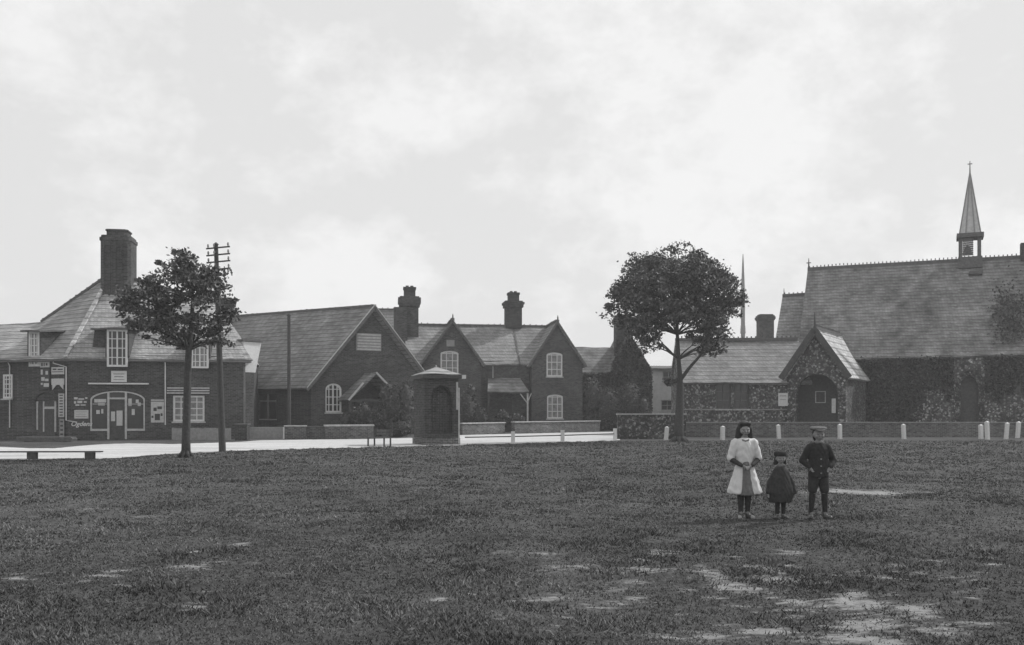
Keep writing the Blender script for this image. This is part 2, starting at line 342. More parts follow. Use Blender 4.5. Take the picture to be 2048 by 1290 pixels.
# tufts of grass
def off_road(x, d):
    p_ = x / d * F + CX; nd = F * EYE / (np.interp(p_, [q[0] for q in near], [q[1] for q in near]) - HZ)
    return (d < nd - rng.uniform(-.05, .25, len(d))) | (p_ > 1240)
n = 210000
d = 5.2 * (47 / 5.2) ** (rng.uniform(0, 1, n) ** .92); x = (rng.uniform(-.62, .62, n)) * d
wear = np.clip(bareness(x, d) * 1.1 - .2 + rng.normal(0, .12, n), 0, .93)
patch = .5 + .5 * np.sin(1.9 * x + 1.3 * np.sin(1.1 * d)) * np.sin(1.3 * d + np.sin(2.3 * x))
keep = off_road(x, d) & (rng.uniform(0, 1, n) > wear) & (rng.uniform(0, 1, n) < .35 + .65 * patch); x, d = x[keep], d[keep]; n = len(x)
tall = .65 + .9 * np.clip(np.sin(2.3 * x + 2 * np.sin(.9 * d)) * np.sin(1.7 * d + 1.4 * np.sin(1.9 * x)) + .6 * np.sin(5.1 * x + d) * np.sin(4.3 * d), 0, 1) + .8 * (rng.uniform(0, 1, n) > .965)
z0 = lumps(x, d); B = 3; V = []
for k in range(B):
    an = rng.uniform(0, 2 * np.pi, n); h = tall * rng.uniform(.008, .023, n) * (1 + .03 * d); w = .0028 + .0006 * d
    ox, oy = x + rng.normal(0, .02, n), d + rng.normal(0, .02, n); lx, ly = np.cos(an), np.sin(an)
    ti = rng.normal(0, .8, (2, n)) * h
    V.append(np.stack([np.stack([ox - lx * w, oy - ly * w, z0 - .005], -1), np.stack([ox + lx * w, oy + ly * w, z0 - .005], -1), np.stack([ox + ti[0], oy + ti[1], z0 + h], -1)], 1))
V = np.concatenate(V).reshape(-1, 3)
tag(raw('grass', V, np.arange(len(V)).reshape(-1, 3), m_blade), 'short tufts of grass growing over the green', 'grass', None, 'stuff')

# ------------------------------------------------------------------ windows
def window(root, u0, u1, z0, z1, v=0.0, cols=2, rows=3, rise=0.0, fw=.08, bw=.045, depth=.10, fm=None, gm=None, sill=True, name='window', dbl=False):
    fm = fm or m_white; gm = gm or m_glass; bm = BM(); y0, y1 = v + depth - .06, v + depth
    if rise:
        n = 10; o_ = arch(u0, u1, z0, z1, rise, n); i_ = arch(u0 + fw, u1 - fw, z0 + fw, z1 - fw, rise, n)
        for y in (y0,):
            A = [bm.verts.new((a, y, b)) for a, b in o_]; I = [bm.verts.new((a, y, b)) for a, b in i_]; A2 = [bm.verts.new((a, y1, b)) for a, b in o_]; I2 = [bm.verts.new((a, y1, b)) for a, b in i_]
            k = len(A)
            for j in range(k):
                q = (j + 1) % k; bm.faces.new((A[j], A[q], I[q], I[j])); bm.faces.new((I[j], I[q], I2[q], I2[j])); bm.faces.new((A[j], A2[j], A2[q], A[q]))
    else:
        box(bm, u0, u1, y0, y1, z0, z0 + fw); box(bm, u0, u1, y0, y1, z1 - fw, z1); box(bm, u0, u0 + fw, y0, y1, z0 + fw, z1 - fw); box(bm, u1 - fw, u1, y0, y1, z0 + fw, z1 - fw)
    for c in range(1, cols):
        x = u0 + (u1 - u0) * c / cols; w_ = bw * (1.8 if dbl and c == cols // 2 else 1); hh = z1 - fw
        if rise: hh = z1 - rise + rise * math.sqrt(max(0, 1 - ((x - (u0 + u1) / 2) / ((u1 - u0) / 2)) ** 2)) - fw * .5
        box(bm, x - w_ / 2, x + w_ / 2, y0 + .008, y1 - .008, z0 + fw, hh)
    zt = z1 - rise
    for r in range(1, rows):
        z = z0 + (zt - z0) * r / rows if not rise else z0 + (zt - z0) * r / (rows - 1 if rows > 1 else 1)
        box(bm, u0 + fw, u1 - fw, y0 + .014, y1 - .014, z - bw / 2, z + bw / 2)
    w = ob(name, bm, fm, root)
    p = prism(BM(), arch(u0 + .02, u1 - .02, z0 + .02, z1 - .02, rise) if rise else [(u0 + .02, z0 + .02), (u1 - .02, z0 + .02), (u1 - .02, z1 - .02), (u0 + .02, z1 - .02)], y1 - .025, y1 + .05)
    ob('pane', p, gm, w)
    if sill: ob('sill', box(BM(), u0 - .06, u1 + .06, v - .07, v + depth - .07, z0 - .08, z0 - .003), m_coping if sill is True else sill, w)
    return w
def rooftop(bm, x0, x1, yf, yr, yb, ze, zr, t=.12, over=.25, ext=.0):   # a gabled roof, ridge along x
    k = (zr - ze) / (yr - yf)
    slab(bm, [(x0 - ext, yf - over, ze - over * k), (x1 + ext, yf - over, ze - over * k), (x1 + ext, yr, zr), (x0 - ext, yr, zr)], t)
    slab(bm, [(x0 - ext, yb + over, ze - over * k), (x1 + ext, yb + over, ze - over * k), (x1 + ext, yr, zr), (x0 - ext, yr, zr)], t); return bm
def cross_gable(bm, x0, x1, xa, y0, y1, ze, zr, t=.12, over=.2):        # a gabled roof, ridge along y
    for xe, sg in ((x0, -1), (x1, 1)):
        k = (zr - ze) / abs(xa - xe); e = xe + sg * over; z = ze - over * k
        slab(bm, [(e, y0, z), (e, y1, z), (xa, y1, zr), (xa, y0, zr)], t)
    return bm
def ridge_tiles(bm, p, q, w=.22, h=.14, crest=0.0, step=.3):
    p, q = Vector(p), Vector(q); bar(bm, p, q, w, h); L = (q - p).length; t = (q - p) / L
    if crest:
        k = int(L / step)
        for i in range(k):
            c = p + t * (i + .5) * step + Vector((0, 0, h / 2)); bar(bm, c - Vector((0, 0, .02)), c + Vector((0, 0, crest)), step * .55, .06, up=t)
    else:
        k = int(L / .45)
        for i in range(k): c = p + t * (i + .5) * .45; bar(bm, c - t * .03, c + t * .03, w + .05, h + .05)
    return bm
def chimney(root, u0, u1, v0, v1, zb, zt, m=None, pots=2, name='chimney', caps=True):
    m = m or m_chim; bm = BM(); h = zt - zb
    box(bm, u0, u1, v0, v1, zb, zt - .55)
    for k, (e, a, b) in enumerate(((.06, .55, .45), (.12, .45, .22), (.05, .22, .1), (-.05, .1, 0))): box(bm, u0 - e, u1 + e, v0 - e, v1 + e, zt - a + .0005 * k, zt - b)
    c = ob(name, bm, m, root)
    for k in range(pots):
        x = u0 + (u1 - u0) * (k + .5) / pots; y = (v0 + v1) / 2; tube_b = BM()
        tube(tube_b, [(x, y, zt - .02), (x, y, zt + .06), (x, y, zt + .42), (x, y, zt + .43), (x, y, zt + .5)], [.16, .13, .11, .14, .13], 12); ob('chimney_pot', tube_b, m, c)
    return c

# ------------------------------------------------------------------ the corner shop
fs = Frame(138, 48.6, 10); A = fs
shop = empty('village_shop', fs.world(0, 0), fs.a, 'brick corner shop with steep hipped roof, massive chimney and arched shopfront', 'shop')
ze = fs.uz(300, 711)[1]; uR = fs.u(487)
ul = Vector((-1, .62)).normalized()                 # the side front runs back to the far left in the shop's own axes
LW = 4.4; C1 = ul * LW; C2 = ul * (LW + 9); nb = Vector((-ul.y, ul.x)) * -1
back = 8.6
# walls
wl = ob('front_wall', plan(BM(), [(0, 0), (uR, 0), (uR, .35), (.12, .35)], 0, ze), m_brick, shop)
def fz(px, py, v=0): return fs.uz(px, py, v)
sf0, sf1 = fz(181, 783)[0], fz(290, 783)[0]; sfz = fz(235, 782)[1]; sfb = fz(200, 862)[1]
d0, d1 = fz(217, 880)[0], fz(252, 880)[0]
w1 = (fz(346, 843)[0], fz(409, 843)[0], fz(346, 843)[1], fz(346, 791)[1])
dm = (fz(217, 735)[0], fz(258, 735)[0], fz(230, 734)[1], fz(230, 660)[1])
dm2 = (fz(384, 735)[0], fz(419, 735)[0], fz(400, 737)[1], fz(400, 683)[1])
H = rects(BM(), [arch(sf0, sf1, .45, sfz, .45), w1, (dm[0], dm[1], dm[2], ze + .3), (dm2[0], dm2[1], dm2[2], ze + .3)], -1, .2)
cut(wl, H); cut(wl, box(BM(), d0, d1, -1, .25, .05, .6))
# the shopfront
bm = BM(); zb = .52
o_ = arch(sf0, sf1, .45, sfz, .45, 16); i_ = arch(sf0 + .07, sf1 - .07, .55, sfz - .06, .44, 16)
Aq = [[bm.verts.new((a, y, b)) for a, b in L] for L, y in ((o_, -.03), (i_, -.03), (i_, .06))]
for j in range(len(o_)):
    if j == 0: continue
    q = (j + 1) % len(o_); bm.faces.new((Aq[0][j], Aq[0][q], Aq[1][q], Aq[1][j])); bm.faces.new((Aq[1][j], Aq[1][q], Aq[2][q], Aq[2][j]))
for a, b in ((sf0, d0), (d1, sf1)): box(bm, a + .003, b - .003, -.05, .06, .45, .56)
for a in (d0, d1): box(bm, a - .05, a + .05, -.045, .08, .02, sfz - .06)
zt = fz(235, 797)[1]; box(bm, d0 + .05, d1 - .05, -.035, .06, zt - .04, zt + .05)
for a, b in ((sf0 + .05, d0 - .05), (d1 + .05, sf1 - .05)): box(bm, a, b, .0, .05, zt - .30, zt - .27)
shf = ob('shopfront', bm, m_cream, shop)
ob('pane', prism(BM(), arch(sf0 + .02, sf1 - .02, .47, sfz - .02, .45), .07, .12), m_glass, shf)
ob('door', box(BM(), d0 + .05, d1 - .05, .03, .065, .05, zt - .04), m_dark, shop)
for a, b, pz in ((d0 + .2, d0 + .48, (.95, 1.45)), (d0 + .56, d0 + .86, (.72, 1.5))): tag(ob('notice', box(BM(), fz(222 if pz[1] < 1.48 else 233, 0)[0], fz(230 if pz[1] < 1.48 else 245, 0)[0], .0, .028, pz[0], pz[1]), m_enamel, shop), 'white paper notice', None)
# goods and cards in the two display windows
for px0, px1, y0, y1 in ((188, 212, 798, 805), (196, 209, 806, 811), (192, 199, 820, 828), (202, 206, 818, 827), (256, 263, 797, 812), (271, 277, 799, 806), (275, 281, 805, 812), (263, 269, 818, 830)):
    a, t_ = fz(px0, y0); b, s_ = fz(px1, y1); ob('display_card', box(BM(), a, b, .05, .067, s_, t_), m_enamel, shf)
l0, lz = fz(178, 767); l1 = fz(298, 767)[0]
ob('sign_ledge', box(BM(), l0, l1, -.16, -.001, lz - .04, lz + .035), m_white, shop)
bm = BM(); hh = arch(sf0 - .22, sf1 + .22, 1.9, sfz + .28, .6, 16)[2:]; h2 = arch(sf0 - .02, sf1 + .02, 1.9, sfz + .03, .46, 16)[2:]
for j in range(len(hh) - 1):
    q = [bm.verts.new((x, y, z)) for (x, z) in (hh[j], hh[j + 1], h2[j + 1], h2[j]) for y in (-.03, .0)]
    bm.faces.new((q[0], q[2], q[4], q[6])); bm.faces.new((q[0], q[1], q[3], q[2])); bm.faces.new((q[6], q[4], q[5], q[7]))
ob('brick_arch', bm, m_chim, shop)
window(shop, *w1, cols=4, rows=4, dbl=True, gm=m_blind, fw=.1)
bm = BM(); a0 = fz(335, 780)[0]; a1 = fz(419, 780)[0]
for py, e in ((776, .03), (781, .07), (786, .12)): z = fz(370, py)[1]; box(bm, a0 - .02, a1, -e, -.002, z - .035, z + .03)
ob('lintel', bm, m_cream, shop)
def dormer(root, r, roofm, depth=2.2, gm=m_glass):
    u0, u1, z0, z1 = r; window(root, u0, u1, z0, z1, v=-.40, cols=4, rows=4, dbl=True, gm=gm, sill=False, name='dormer_window', fw=.1, bw=.04)
    c = ob('dormer_cheek', box(box(box(BM(), u0 - .07, u0 - .004, -.36, depth, ze - .1, z1), u1 + .004, u1 + .07, -.36, depth, ze - .1, z1), u0, u1, -.295, -.0, z0 + .004, z1 - .004), m_chim, root)
    ob('dormer_roof', slab(BM(), [(u0 - .28, -.6, z1 + .06), (u1 + .28, -.6, z1 + .06), (u1 + .28, depth, z1 + .22), (u0 - .28, depth, z1 + .22)], .09), roofm, root)
dormer(shop, dm, m_ridge)
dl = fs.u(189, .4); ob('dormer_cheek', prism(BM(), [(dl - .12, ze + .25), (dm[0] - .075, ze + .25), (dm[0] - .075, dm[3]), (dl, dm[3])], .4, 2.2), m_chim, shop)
ob('dormer_roof', box(BM(), dl - .15, dm[0] - .3, .2, 2.3, dm[3] + .003, dm[3] + .09), m_ridge, shop)
dormer(shop, dm2, m_ridge, 1.4, m_blind)
# side front (left)
sw = ob('side_wall', plan(BM(), [(0, 0), (.12, .35), tuple(C2 + nb * .35) if False else tuple(C2 + Vector((.2, .32))), tuple(C2)], 0, ze - .02), m_brick, shop)
# rear and right walls
rr = ob('rear_wall', plan(BM(), [(uR, .352), (uR, back), (uR - .3, back), (uR - .3, .352)], 0, ze), m_brick, shop)
ob('rear_wall', plan(BM(), [(uR - .3, back - .3), (uR - .3, back), (-8, back + 2), (-8, back + 1.7)], 0, ze), m_brick, shop)
# roof
zap = fs.uz(235, 556, 4.4)[1]; ap = Vector((fs.u(212, 4.3), 4.3, zap)); ap2 = Vector((fs.u(265, 4.3), 4.3, zap))
ov = .18; E0 = Vector((-.12, -ov, ze - .18)); E1 = Vector((uR + .42, -ov, ze - .18))
rz = fs.uz(430, 606, 4.3)[1]; r1 = Vector((fs.u(435, 4.3), 4.3, rz))
CW = fs.uz(46, 716); c1 = Vector((C1.x - .25, C1.y - .35, ze - .18)); c2 = Vector((C2.x, C2.y - .3, ze - .18))
wz = fs.uz(82, 643, 6.3)[1]; wr = Vector((fs.u(84, 6.6), 6.6, wz)); wr2 = wr + Vector((ul.x, ul.y, 0)) * 9
roof = BM()
slab(roof, [E0, E1, r1, ap2], .12); slab(roof, [E0, ap2, ap], .12); slab(roof, [E0, ap, wr, c1], .12); slab(roof, [c1, wr, wr2, c2], .12)
eb = Vector((uR + .1, back, ze - .1)); slab(roof, [E1, eb, r1], .12); slab(roof, [r1, eb, Vector((-8, back + 2, ze - .1)), ap], .12)
slab(roof, [ap, wr, Vector((-8, back + 2, ze - .1))], .12); slab(roof, [wr, wr2, Vector((-8, back + 2, ze - .1))], .12)
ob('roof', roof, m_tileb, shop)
bm = BM(); bar(bm, E0 + Vector((0, 0, .05)), ap + Vector((.2, -.1, .05)), .2, .1); hipt = ob('hip_tiles', bm, m_pale, shop)
ob('ridge_tiles', ridge_tiles(ridge_tiles(BM(), ap2, r1), wr, ap), m_ridge, shop)
# the massive stack
cu0, cu1 = fs.u(209, 4.3), fs.u(269, 4.3); zt_ = fs.uz(235, 476, 4.3)[1]; zb_ = fs.uz(235, 600, 4.3)[1] - 1.2
bm = BM(); cw = cu1 - cu0; e = .14
def octo(bm, g, z0, z1): plan(bm, [(cu0 - g + e, 3.3 - g), (cu1 + g - e, 3.3 - g), (cu1 + g, 3.3 - g + e), (cu1 + g, 5.0 + g - e), (cu1 + g - e, 5.0 + g), (cu0 - g + e, 5.0 + g), (cu0 - g, 5.0 + g - e), (cu0 - g, 3.3 - g + e)], z0, z1)
octo(bm, 0, zb_, zt_ - .3); octo(bm, .05, zt_ - .3, zt_ - .12); octo(bm, -.02, zt_ - .12, zt_); octo(bm, -.25, zt_, zt_ + .28); octo(bm, -.2, zt_ + .28, zt_ + .36)
for k in range(5): x = cu0 + cw * (.12 + .19 * k); box(bm, x - .05, x + .05, 3.24, 3.298, zb_, zt_ - .31)
stack = ob('chimney', bm, m_chim, shop)
c3 = chimney(shop, fs.u(440, 5.2), fs.u(466, 5.2), 4.8, 5.6, ze + 1, fs.uz(450, 596, 5.2)[1], pots=0)
# gutters and downpipes
bm = BM(); tube(bm, [E0 + Vector((0, -.05, -.12)), E1 + Vector((0, -.05, -.12))], .05, 6); tube(bm, [E0 + Vector((0, -.05, -.12)), c1 + Vector((0, -.05, -.12))], .05, 6); ob('gutter', bm, m_ridge, shop)
dpz = fz(134, 0)[0]
def pipe(pts, r=.032, m=m_white): ob('downpipe', tube(BM(), pts, r, 8), m, shop)
zz1 = ze - .3
pp = fz(133, 725); sx = -.18
pipe([(-.85, .35, ze - .25), (-.85, .33, ze - .42), (-.12, -.06, ze - .62), (-.12, -.06, 1.0), (.4, -.06, .9)])
pu = fz(331, 720)[0]; pipe([(pu, -.12, ze - .28), (pu, -.07, ze - .5), (pu, -.07, .75)])
pC = ul * (LW - .3); pipe([(pC.x - .1, pC.y - .18, ze - .25), (pC.x, pC.y - .1, ze - .5), (pC.x, pC.y - .1, .6)], .03)
# side front window, dormer and door: boxes laid along the slanting side
sd = empty('side_front', (0, 0, 0)); sd.parent = shop; sd.rotation_euler = (0, 0, math.atan2(-ul.y, -ul.x)); sd.name = 'side_bay'
# in this bay x runs from the shop corner (0) backwards (negative) along the wall, y points into the wall
ang_s = fs.a + math.atan2(-ul.y, -ul.x)
fl = Frame(138, 48.6, math.degrees(ang_s))
def lz_(px, py, v=0): return fl.uz(px, py, v)
def lrect(px0, px1, py0, py1): return (lz_(px0, py1)[0], lz_(px1, py1)[0], lz_((px0 + px1) / 2, py1)[1], lz_((px0 + px1) / 2, py0)[1])
r = lrect(60, 82, 663, 733); window(sd, *r, v=-.13, cols=4, rows=5, dbl=True, fw=.12, sill=False, name='dormer_window', bw=.05, gm=m_blind)
ob('dormer_cheek', box(box(BM(), r[0] - .07, r[0] - .004, -.1, 2, ze - .1, r[3]), r[1] + .004, r[1] + .07, -.1, 2, ze - .1, r[3]), m_chim, sd)
ob('dormer_roof', slab(BM(), [(r[0] - .3, -.35, r[3] + .06), (r[1] + .3, -.35, r[3] + .06), (r[1] + .3, 2.2, r[3] + .2), (r[0] - .3, 2.2, r[3] + .2)], .09), m_ridge, sd)
r = lrect(9, 27, 749, 797); window(sd, *r, v=-.13, cols=3, rows=5, fw=.1, bw=.05)
r = lrect(76, 112, 803, 862); bm = BM()
for k in (0, .36, 1): x = r[0] + (r[1] - r[0]) * k; box(bm, x - .04, x + .04, -.06, -.003, .4 if k else .5, r[3])
z = (r[3] * .75 + r[2] * .25); box(bm, r[0] + (r[1] - r[0]) * .36 + .04, r[1] - .04, -.055, -.003, z, z + .12)
ob('side_door_frame', bm, m_cream, sd)
ob('side_door', box(BM(), r[0] + .03, r[1] - .03, -.03, -.001, .05, r[3] - .1), m_dark, sd)
bm = BM(); hh = arch(r[0] - .15, r[1] + .15, 1.9, r[3] + .5, .5, 10)[2:]; tube(bm, [(x, -.03, z) for x, z in hh], .05, 5); ob('brick_arch', bm, m_chim, sd)

# signs fixed to the shop, each a thing of its own
def sign(frm, px0, px1, py0, py1, label, m=m_enamel, marks=None, cat='sign', v=-.035, name='enamel_sign', group=None):
    u0, za = frm.uz(px0, py1); u1, zb2 = frm.uz(px1, py0); c = (u0 + u1) / 2; w = frm.world(c, v, (za + zb2) / 2)
    root = empty(name, w, frm.a, label, cat, group); hw, hh = (u1 - u0) / 2, (zb2 - za) / 2
    ob('board', box(BM(), -hw, hw, -.0, .03, -hh, hh), m, root)
    if marks:
        bm = BM()
        for a, b, c_, d_ in marks: box(bm, -hw + 2 * hw * a, -hw + 2 * hw * b, -.006, -.0005, hh - 2 * hh * d_, hh - 2 * hh * c_)
        ob('lettering', bm, m_ink if m is not m_enameld else m_enamel, root)
    return root
sign(fs, 223, 254, 742, 764, 'plain white board standing on the ledge over the shop arch', m_white, [(.15, .85, .25, .30), (.2, .8, .5, .56), (.15, .85, .76, .8)], v=-.08)
sign(fs, 147, 176, 793, 812, 'dark sign with broken pale letters left of the shop window', m_enameld, [(.05, .3, .08, .3), (.35, .75, .2, .34), (.82, .97, .08, .24), (.05, .2, .5, .75), (.28, .62, .45, .7), (.72, .92, .5, .65), (.15, .42, .82, .98), (.5, .85, .84, .95)])
sign(fs, 149, 177, 820, 837, 'blank looking pale panel between two dark signs beside the shopfront', m_enamel, [(.08, .9, .2, .23), (.1, .8, .48, .51), (.1, .9, .74, .78)])
sg = sign(fs, 147, 179, 841, 855, 'dark sign with white script reading Ogdens low on the shop front', m_enameld)
cu = bpy.data.curves.new('script', 'FONT'); cu.body = 'Ogdens'; cu.size = .33; cu.align_x = 'CENTER'; cu.align_y = 'CENTER'; cu.extrude = .004; cu.shear = .3; cu.offset = .006
to = bpy.data.objects.new('tmp', cu); COL.objects.link(to); bpy.context.view_layer.update()
tm = bpy.data.meshes.new_from_object(to.evaluated_get(bpy.context.evaluated_depsgraph_get())); bpy.data.objects.remove(to)
tm.transform(Matrix.Rotation(R(90), 4, 'X')); tm.materials.clear(); tx = link('lettering', tm, m_white, sg); tx.location = (0, -.012, .0)
sign(fs, 302, 328, 799, 845, 'framed poster with mottled picture between arch and sash window', m_cream, [(.0, 1, .06, .09), (.2, .45, .35, .5), (.5, .85, .3, .42), (.3, .7, .62, .9), (.05, .2, .7, .8), (.75, .9, .6, .72)], name='poster', cat='poster')
sign(fl, 83, 102, 723, 735, 'small white plate highest on the side wall of the shop', m_enamel, [(.15, .3, .2, .8), (.4, .5, .2, .8), (.62, .8, .3, .7)], v=-.1)
sign(fl, 83, 102, 737, 778, 'tall dark sign with speckled pale lettering on shop side wall', m_enameld, [(.1, .3, .05, .3), (.6, .85, .12, .3), (.15, .5, .42, .6), (.55, .9, .5, .62), (.1, .3, .7, .8), (.4, .95, .72, .9)], v=-.1)
sign(fl, 106, 131, 734, 749, 'pale sign with a dark stripe under the side wall eaves', m_enamel, [(.05, .95, .6, .7), (.1, .4, .2, .4), (.5, .9, .25, .42)], v=-.1)
sg = sign(fl, 106, 131, 757, 770, 'white banner shaped sign with notched lower edge', m_enamel, v=-.1)
for q in ([(-.37, -.16), (-.37, -.42), (-.1, -.163)], [(.37, -.16), (.37, -.40), (.12, -.163)]): ob('banner_tail', prism(BM(), q, 0, .03), m_enamel, sg)
sign(fl, 120, 131, 787, 834, 'tall narrow sign of vertical lettering at the shop corner', m_cream, [(.2, .8, .05 + .12 * k, .10 + .12 * k) for k in range(8)], v=-.1)
sign(fl, 122, 131, 838, 880, 'narrow grey sign below the vertical corner sign', m_grey, [(.2, .8, .08 + .2 * k, .16 + .2 * k) for k in range(5)], v=-.1)

# ------------------------------------------------------------------ the hall
fh = Frame(622, 56.4, 29)
hall = empty('village_hall', fh.world(0, 0), fh.a, 'long tiled hall with its dark brick gable end facing the green', 'hall')
hz = fh.uz(622, 762)[1]; gw = fh.u(866); apx, apz = fh.uz(745, 612); gw = 2 * apx; LH = 15.0
hf = ob('gable_wall', prism(BM(), [(0, 0), (gw, 0), (gw, hz), (apx, apz - .15), (0, hz)], 0, .35), m_brick, hall)
hw_ = fh.uz(651, 825); hw2 = fh.uz(684, 767); hole = (hw_[0], hw2[0], hw_[1], hw2[1])
cut(hf, rects(BM(), [arch(*hole, .35)], -1, .2))
window(hall, *hole, rise=.35, cols=4, rows=4, dbl=True, fw=.1)
# the long side runs back from the gable's near corner: x = 0 plane
# ridge goes back along +y and leans left in the picture because the frame is turned
bm = BM(); box(bm, 0, .3, .352, LH, 0, hz); box(bm, gw - .3, gw, .352, LH, 0, hz); ob('side_wall', bm, m_brick, hall)
ob('rear_wall', prism(BM(), [(0, 0), (gw, 0), (gw, hz), (apx, apz - .15), (0, hz)], LH, LH + .3), m_brick, hall)
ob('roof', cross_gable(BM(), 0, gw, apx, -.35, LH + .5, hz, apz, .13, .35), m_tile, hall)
bm = BM(); k_ = (apz - hz) / apx
for sg_ in (-1, 1):
    bar(bm, (apx + sg_ * (apx + .36), -.40, hz - .36 * k_ - .12), (apx + sg_ * .02, -.40, apz - .14), .07, .2)
ob('barge_board', bm, m_wood, hall)
bm = BM()
for sg_ in (-1, 1): bar(bm, (apx + sg_ * (apx + .36), -.40, hz - .36 * k_ + .03), (apx + sg_ * .02, -.40, apz + .01), .09, .05)
ob('verge_trim', bm, m_cream, hall)
ob('ridge_tiles', ridge_tiles(BM(), (apx, -.35, apz), (apx, LH + .5, apz)), m_ridge, hall)
b0, bz0 = fh.uz(712, 701); b1, bz1 = fh.uz(762, 668)
lv = ob('gable_window', box(BM(), b0, b1, -.05, -.002, bz0, bz1), m_grey, hall); tag(lv, 'pale louvred panel high in the gable', None)
bm = BM()
for k in range(6): z = bz0 + (bz1 - bz0) * (k + .5) / 6; box(bm, b0 + .06, b1 - .06, -.09, -.052, z - .05, z + .05)
ob('louvre', bm, m_cream, lv)
ob('string_course', box(BM(), fh.uz(688, 711)[0], fh.uz(800, 711)[0], -.04, -.002, bz0 - .35, bz0 - .27), m_chim, hall)
for vv in (3.2, 7.2):                                # side windows: thin white mullions
    w = BM(); box(w, -.03, -.002, vv - .03, vv + .03, 1.0, 2.5); box(w, -.028, -.002, vv - .6, vv - .03, 2.05, 2.1); box(w, -.028, -.002, vv + .03, vv + .6, 2.05, 2.1); box(w, -.06, -.002, vv - .65, vv + .65, .9, .97)
    q = ob('window', w, m_cream, hall)
    ob('pane', box(BM(), -.012, -.001, vv - .6, vv + .6, .97, 2.5), m_glass, q)
for o in [c for c in hall.children] + [d for c in hall.children for d in c.children]:      # the plan is a rhomboid: the long walls lean away from square
    for v_ in o.data.vertices:
        if v_.co.y > .0: v_.co.x -= v_.co.y * math.tan(R(28))
# timber porch before the gable
pa, pz = fh.uz(752, 745, -2); pl = fh.uz(700, 797, -2)[0]; pr = pa * 2 - pl; pe = fh.uz(697, 797, -2)[1]
prch = BM(); cross_gable(prch, pl, pr, pa, -2, 0, pe, pz, .1, .1); ob('porch_roof', prch, m_tile3, hall)
bm = BM(); bar(bm, (pl - .1, -2.05, pe - .1), (pa - .8, -2.05, pz - .62), .06, .1); bar(bm, (pr, -2.05, pe), (pa, -2.05, pz), .06, .1); ob('porch_barge', bm, m_cream, hall)
ob('porch_frame', box(box(box(BM(), pl, pl + .12, -1.95, -1.8, 0, pe), pr - .12, pr, -1.95, -1.8, 0, pe), pl + .12, pr - .12, -1.93, -1.83, pe - .2, pe - .05), m_dark, hall)
ob('porch_door', box(BM(), pa - .6, pa + .6, -.04, -.001, .1, 2.2), m_dark, hall)

# white rendered annexe in the gap between the shop and the hall
fa = Frame(488, 51.0, 48); a0 = fa.uz(489, 745); a1 = fa.uz(523, 685); a2 = fa.uz(511, 745)
an = empty('rendered_annexe', fa.world(0, 0), fa.a, 'white rendered lean-to between the shop and the hall roof', 'annexe')
ob('wall', prism(BM(), [(-.02, a2[1]), (a2[0], a2[1]), (a1[0], a1[1]), (-.02, a1[1])], 0, .5), m_white, an)
ob('flat_roof', box(BM(), -.1, a1[0] + .06, -.08, .6, a1[1] + .003, a1[1] + .12), m_ridge, an)
ob('plinth_wall', box(BM(), 0, fa.u(508), .02, .48, 0, a2[1] - .004), m_brick, an)

# ------------------------------------------------------------------ the pair of cottages
fc = Frame(843, 66, 8)
cot = empty('cottage_pair', fc.world(0, 0), fc.a, 'pair of brick cottages with twin front gables and tall capped chimneys', 'cottage')
cz = fc.uz(843, 720)[1]
def gab(pxl, pxa, pxr, pya): return fc.u(pxl), fc.uz(pxa, pya)[0], fc.u(pxr), fc.uz(pxa, pya)[1]
g1 = gab(846, 905, 962, 640); g2 = gab(1063, 1114, 1165, 646); zr = (g1[3] + g2[3]) / 2 + .05
uA = fc.u(813, 3) ; yr = 4.0; yf = .95
wins = [(fc.uz(881, 750), fc.uz(917, 702), 0), (fc.uz(1093, 753), fc.uz(1125, 705), 1), (fc.uz(1094, 837), fc.uz(1126, 789), 1)]
for gi, (a, ax, b, az) in enumerate((g1, g2)):
    w = ob('gable_wall', prism(BM(), [(a, 0), (b, 0), (b, cz), (ax, zr - .12), (a, cz)], 0, .3), m_brick2, cot)
    hs = [(p[0], q[0], p[1], q[1]) for p, q, k in wins if k == gi]
    cut(w, rects(BM(), [arch(*h, .18) for h in hs], -1, .18))
    for h in hs: window(cot, *h, rise=.18, cols=3, rows=4, gm=m_blind, fw=.1, bw=.05)
    ob('side_wall', box(box(BM(), a, a + .3, .302, 8, 0, cz), b - .3, b, .302, 8, 0, cz), m_brick2, cot)
    k_ = (zr - cz) / (ax - a); bm = BM()
    for xe, sg_ in ((a, -1), (b, 1)): bar(bm, (xe + sg_ * .25, -.30, cz - .25 * k_ - .05), (ax, -.30, zr - .08), .06, .14)
    ob('barge_board', bm, m_wood if gi == 0 else m_wood, cot)
    bm = BM(); tube(bm, [(ax, -.3, zr - .1), (ax, -.3, zr + .25), (ax, -.3, zr + .42)], [.06, .05, .015], 6); ob('finial', bm, m_ridge, cot)
p = fc.uz(902, 690); q = fc.uz(893, 680); ob('name_plaque', box(BM(), q[0], fc.u(909), -.03, -.002, p[1] - .1, p[1] + .35), m_grey, cot)
ob('middle_wall', box(BM(), g1[2] - .3, g2[0] + .3, yf, yf + .3, 0, cz), m_brick2, cot)
ob('middle_wall', box(BM(), uA, g1[0] + .001, yf, yf + .3, 0, cz), m_brick2, cot)
ob('rear_wall', box(BM(), uA, g2[2], 7.9, 8.2, 0, cz), m_brick2, cot)
e = ob('end_wall', prism(BM(), [(0, 0), (8, 0), (8, cz), (yr, zr - .2), (0, cz)], -.15, .15), m_brick2, cot)
e.rotation_euler = (0, 0, R(90)); e.location = (uA + .15, .9, 0)
bm = BM(); k_ = (zr - cz) / (yr - yf)
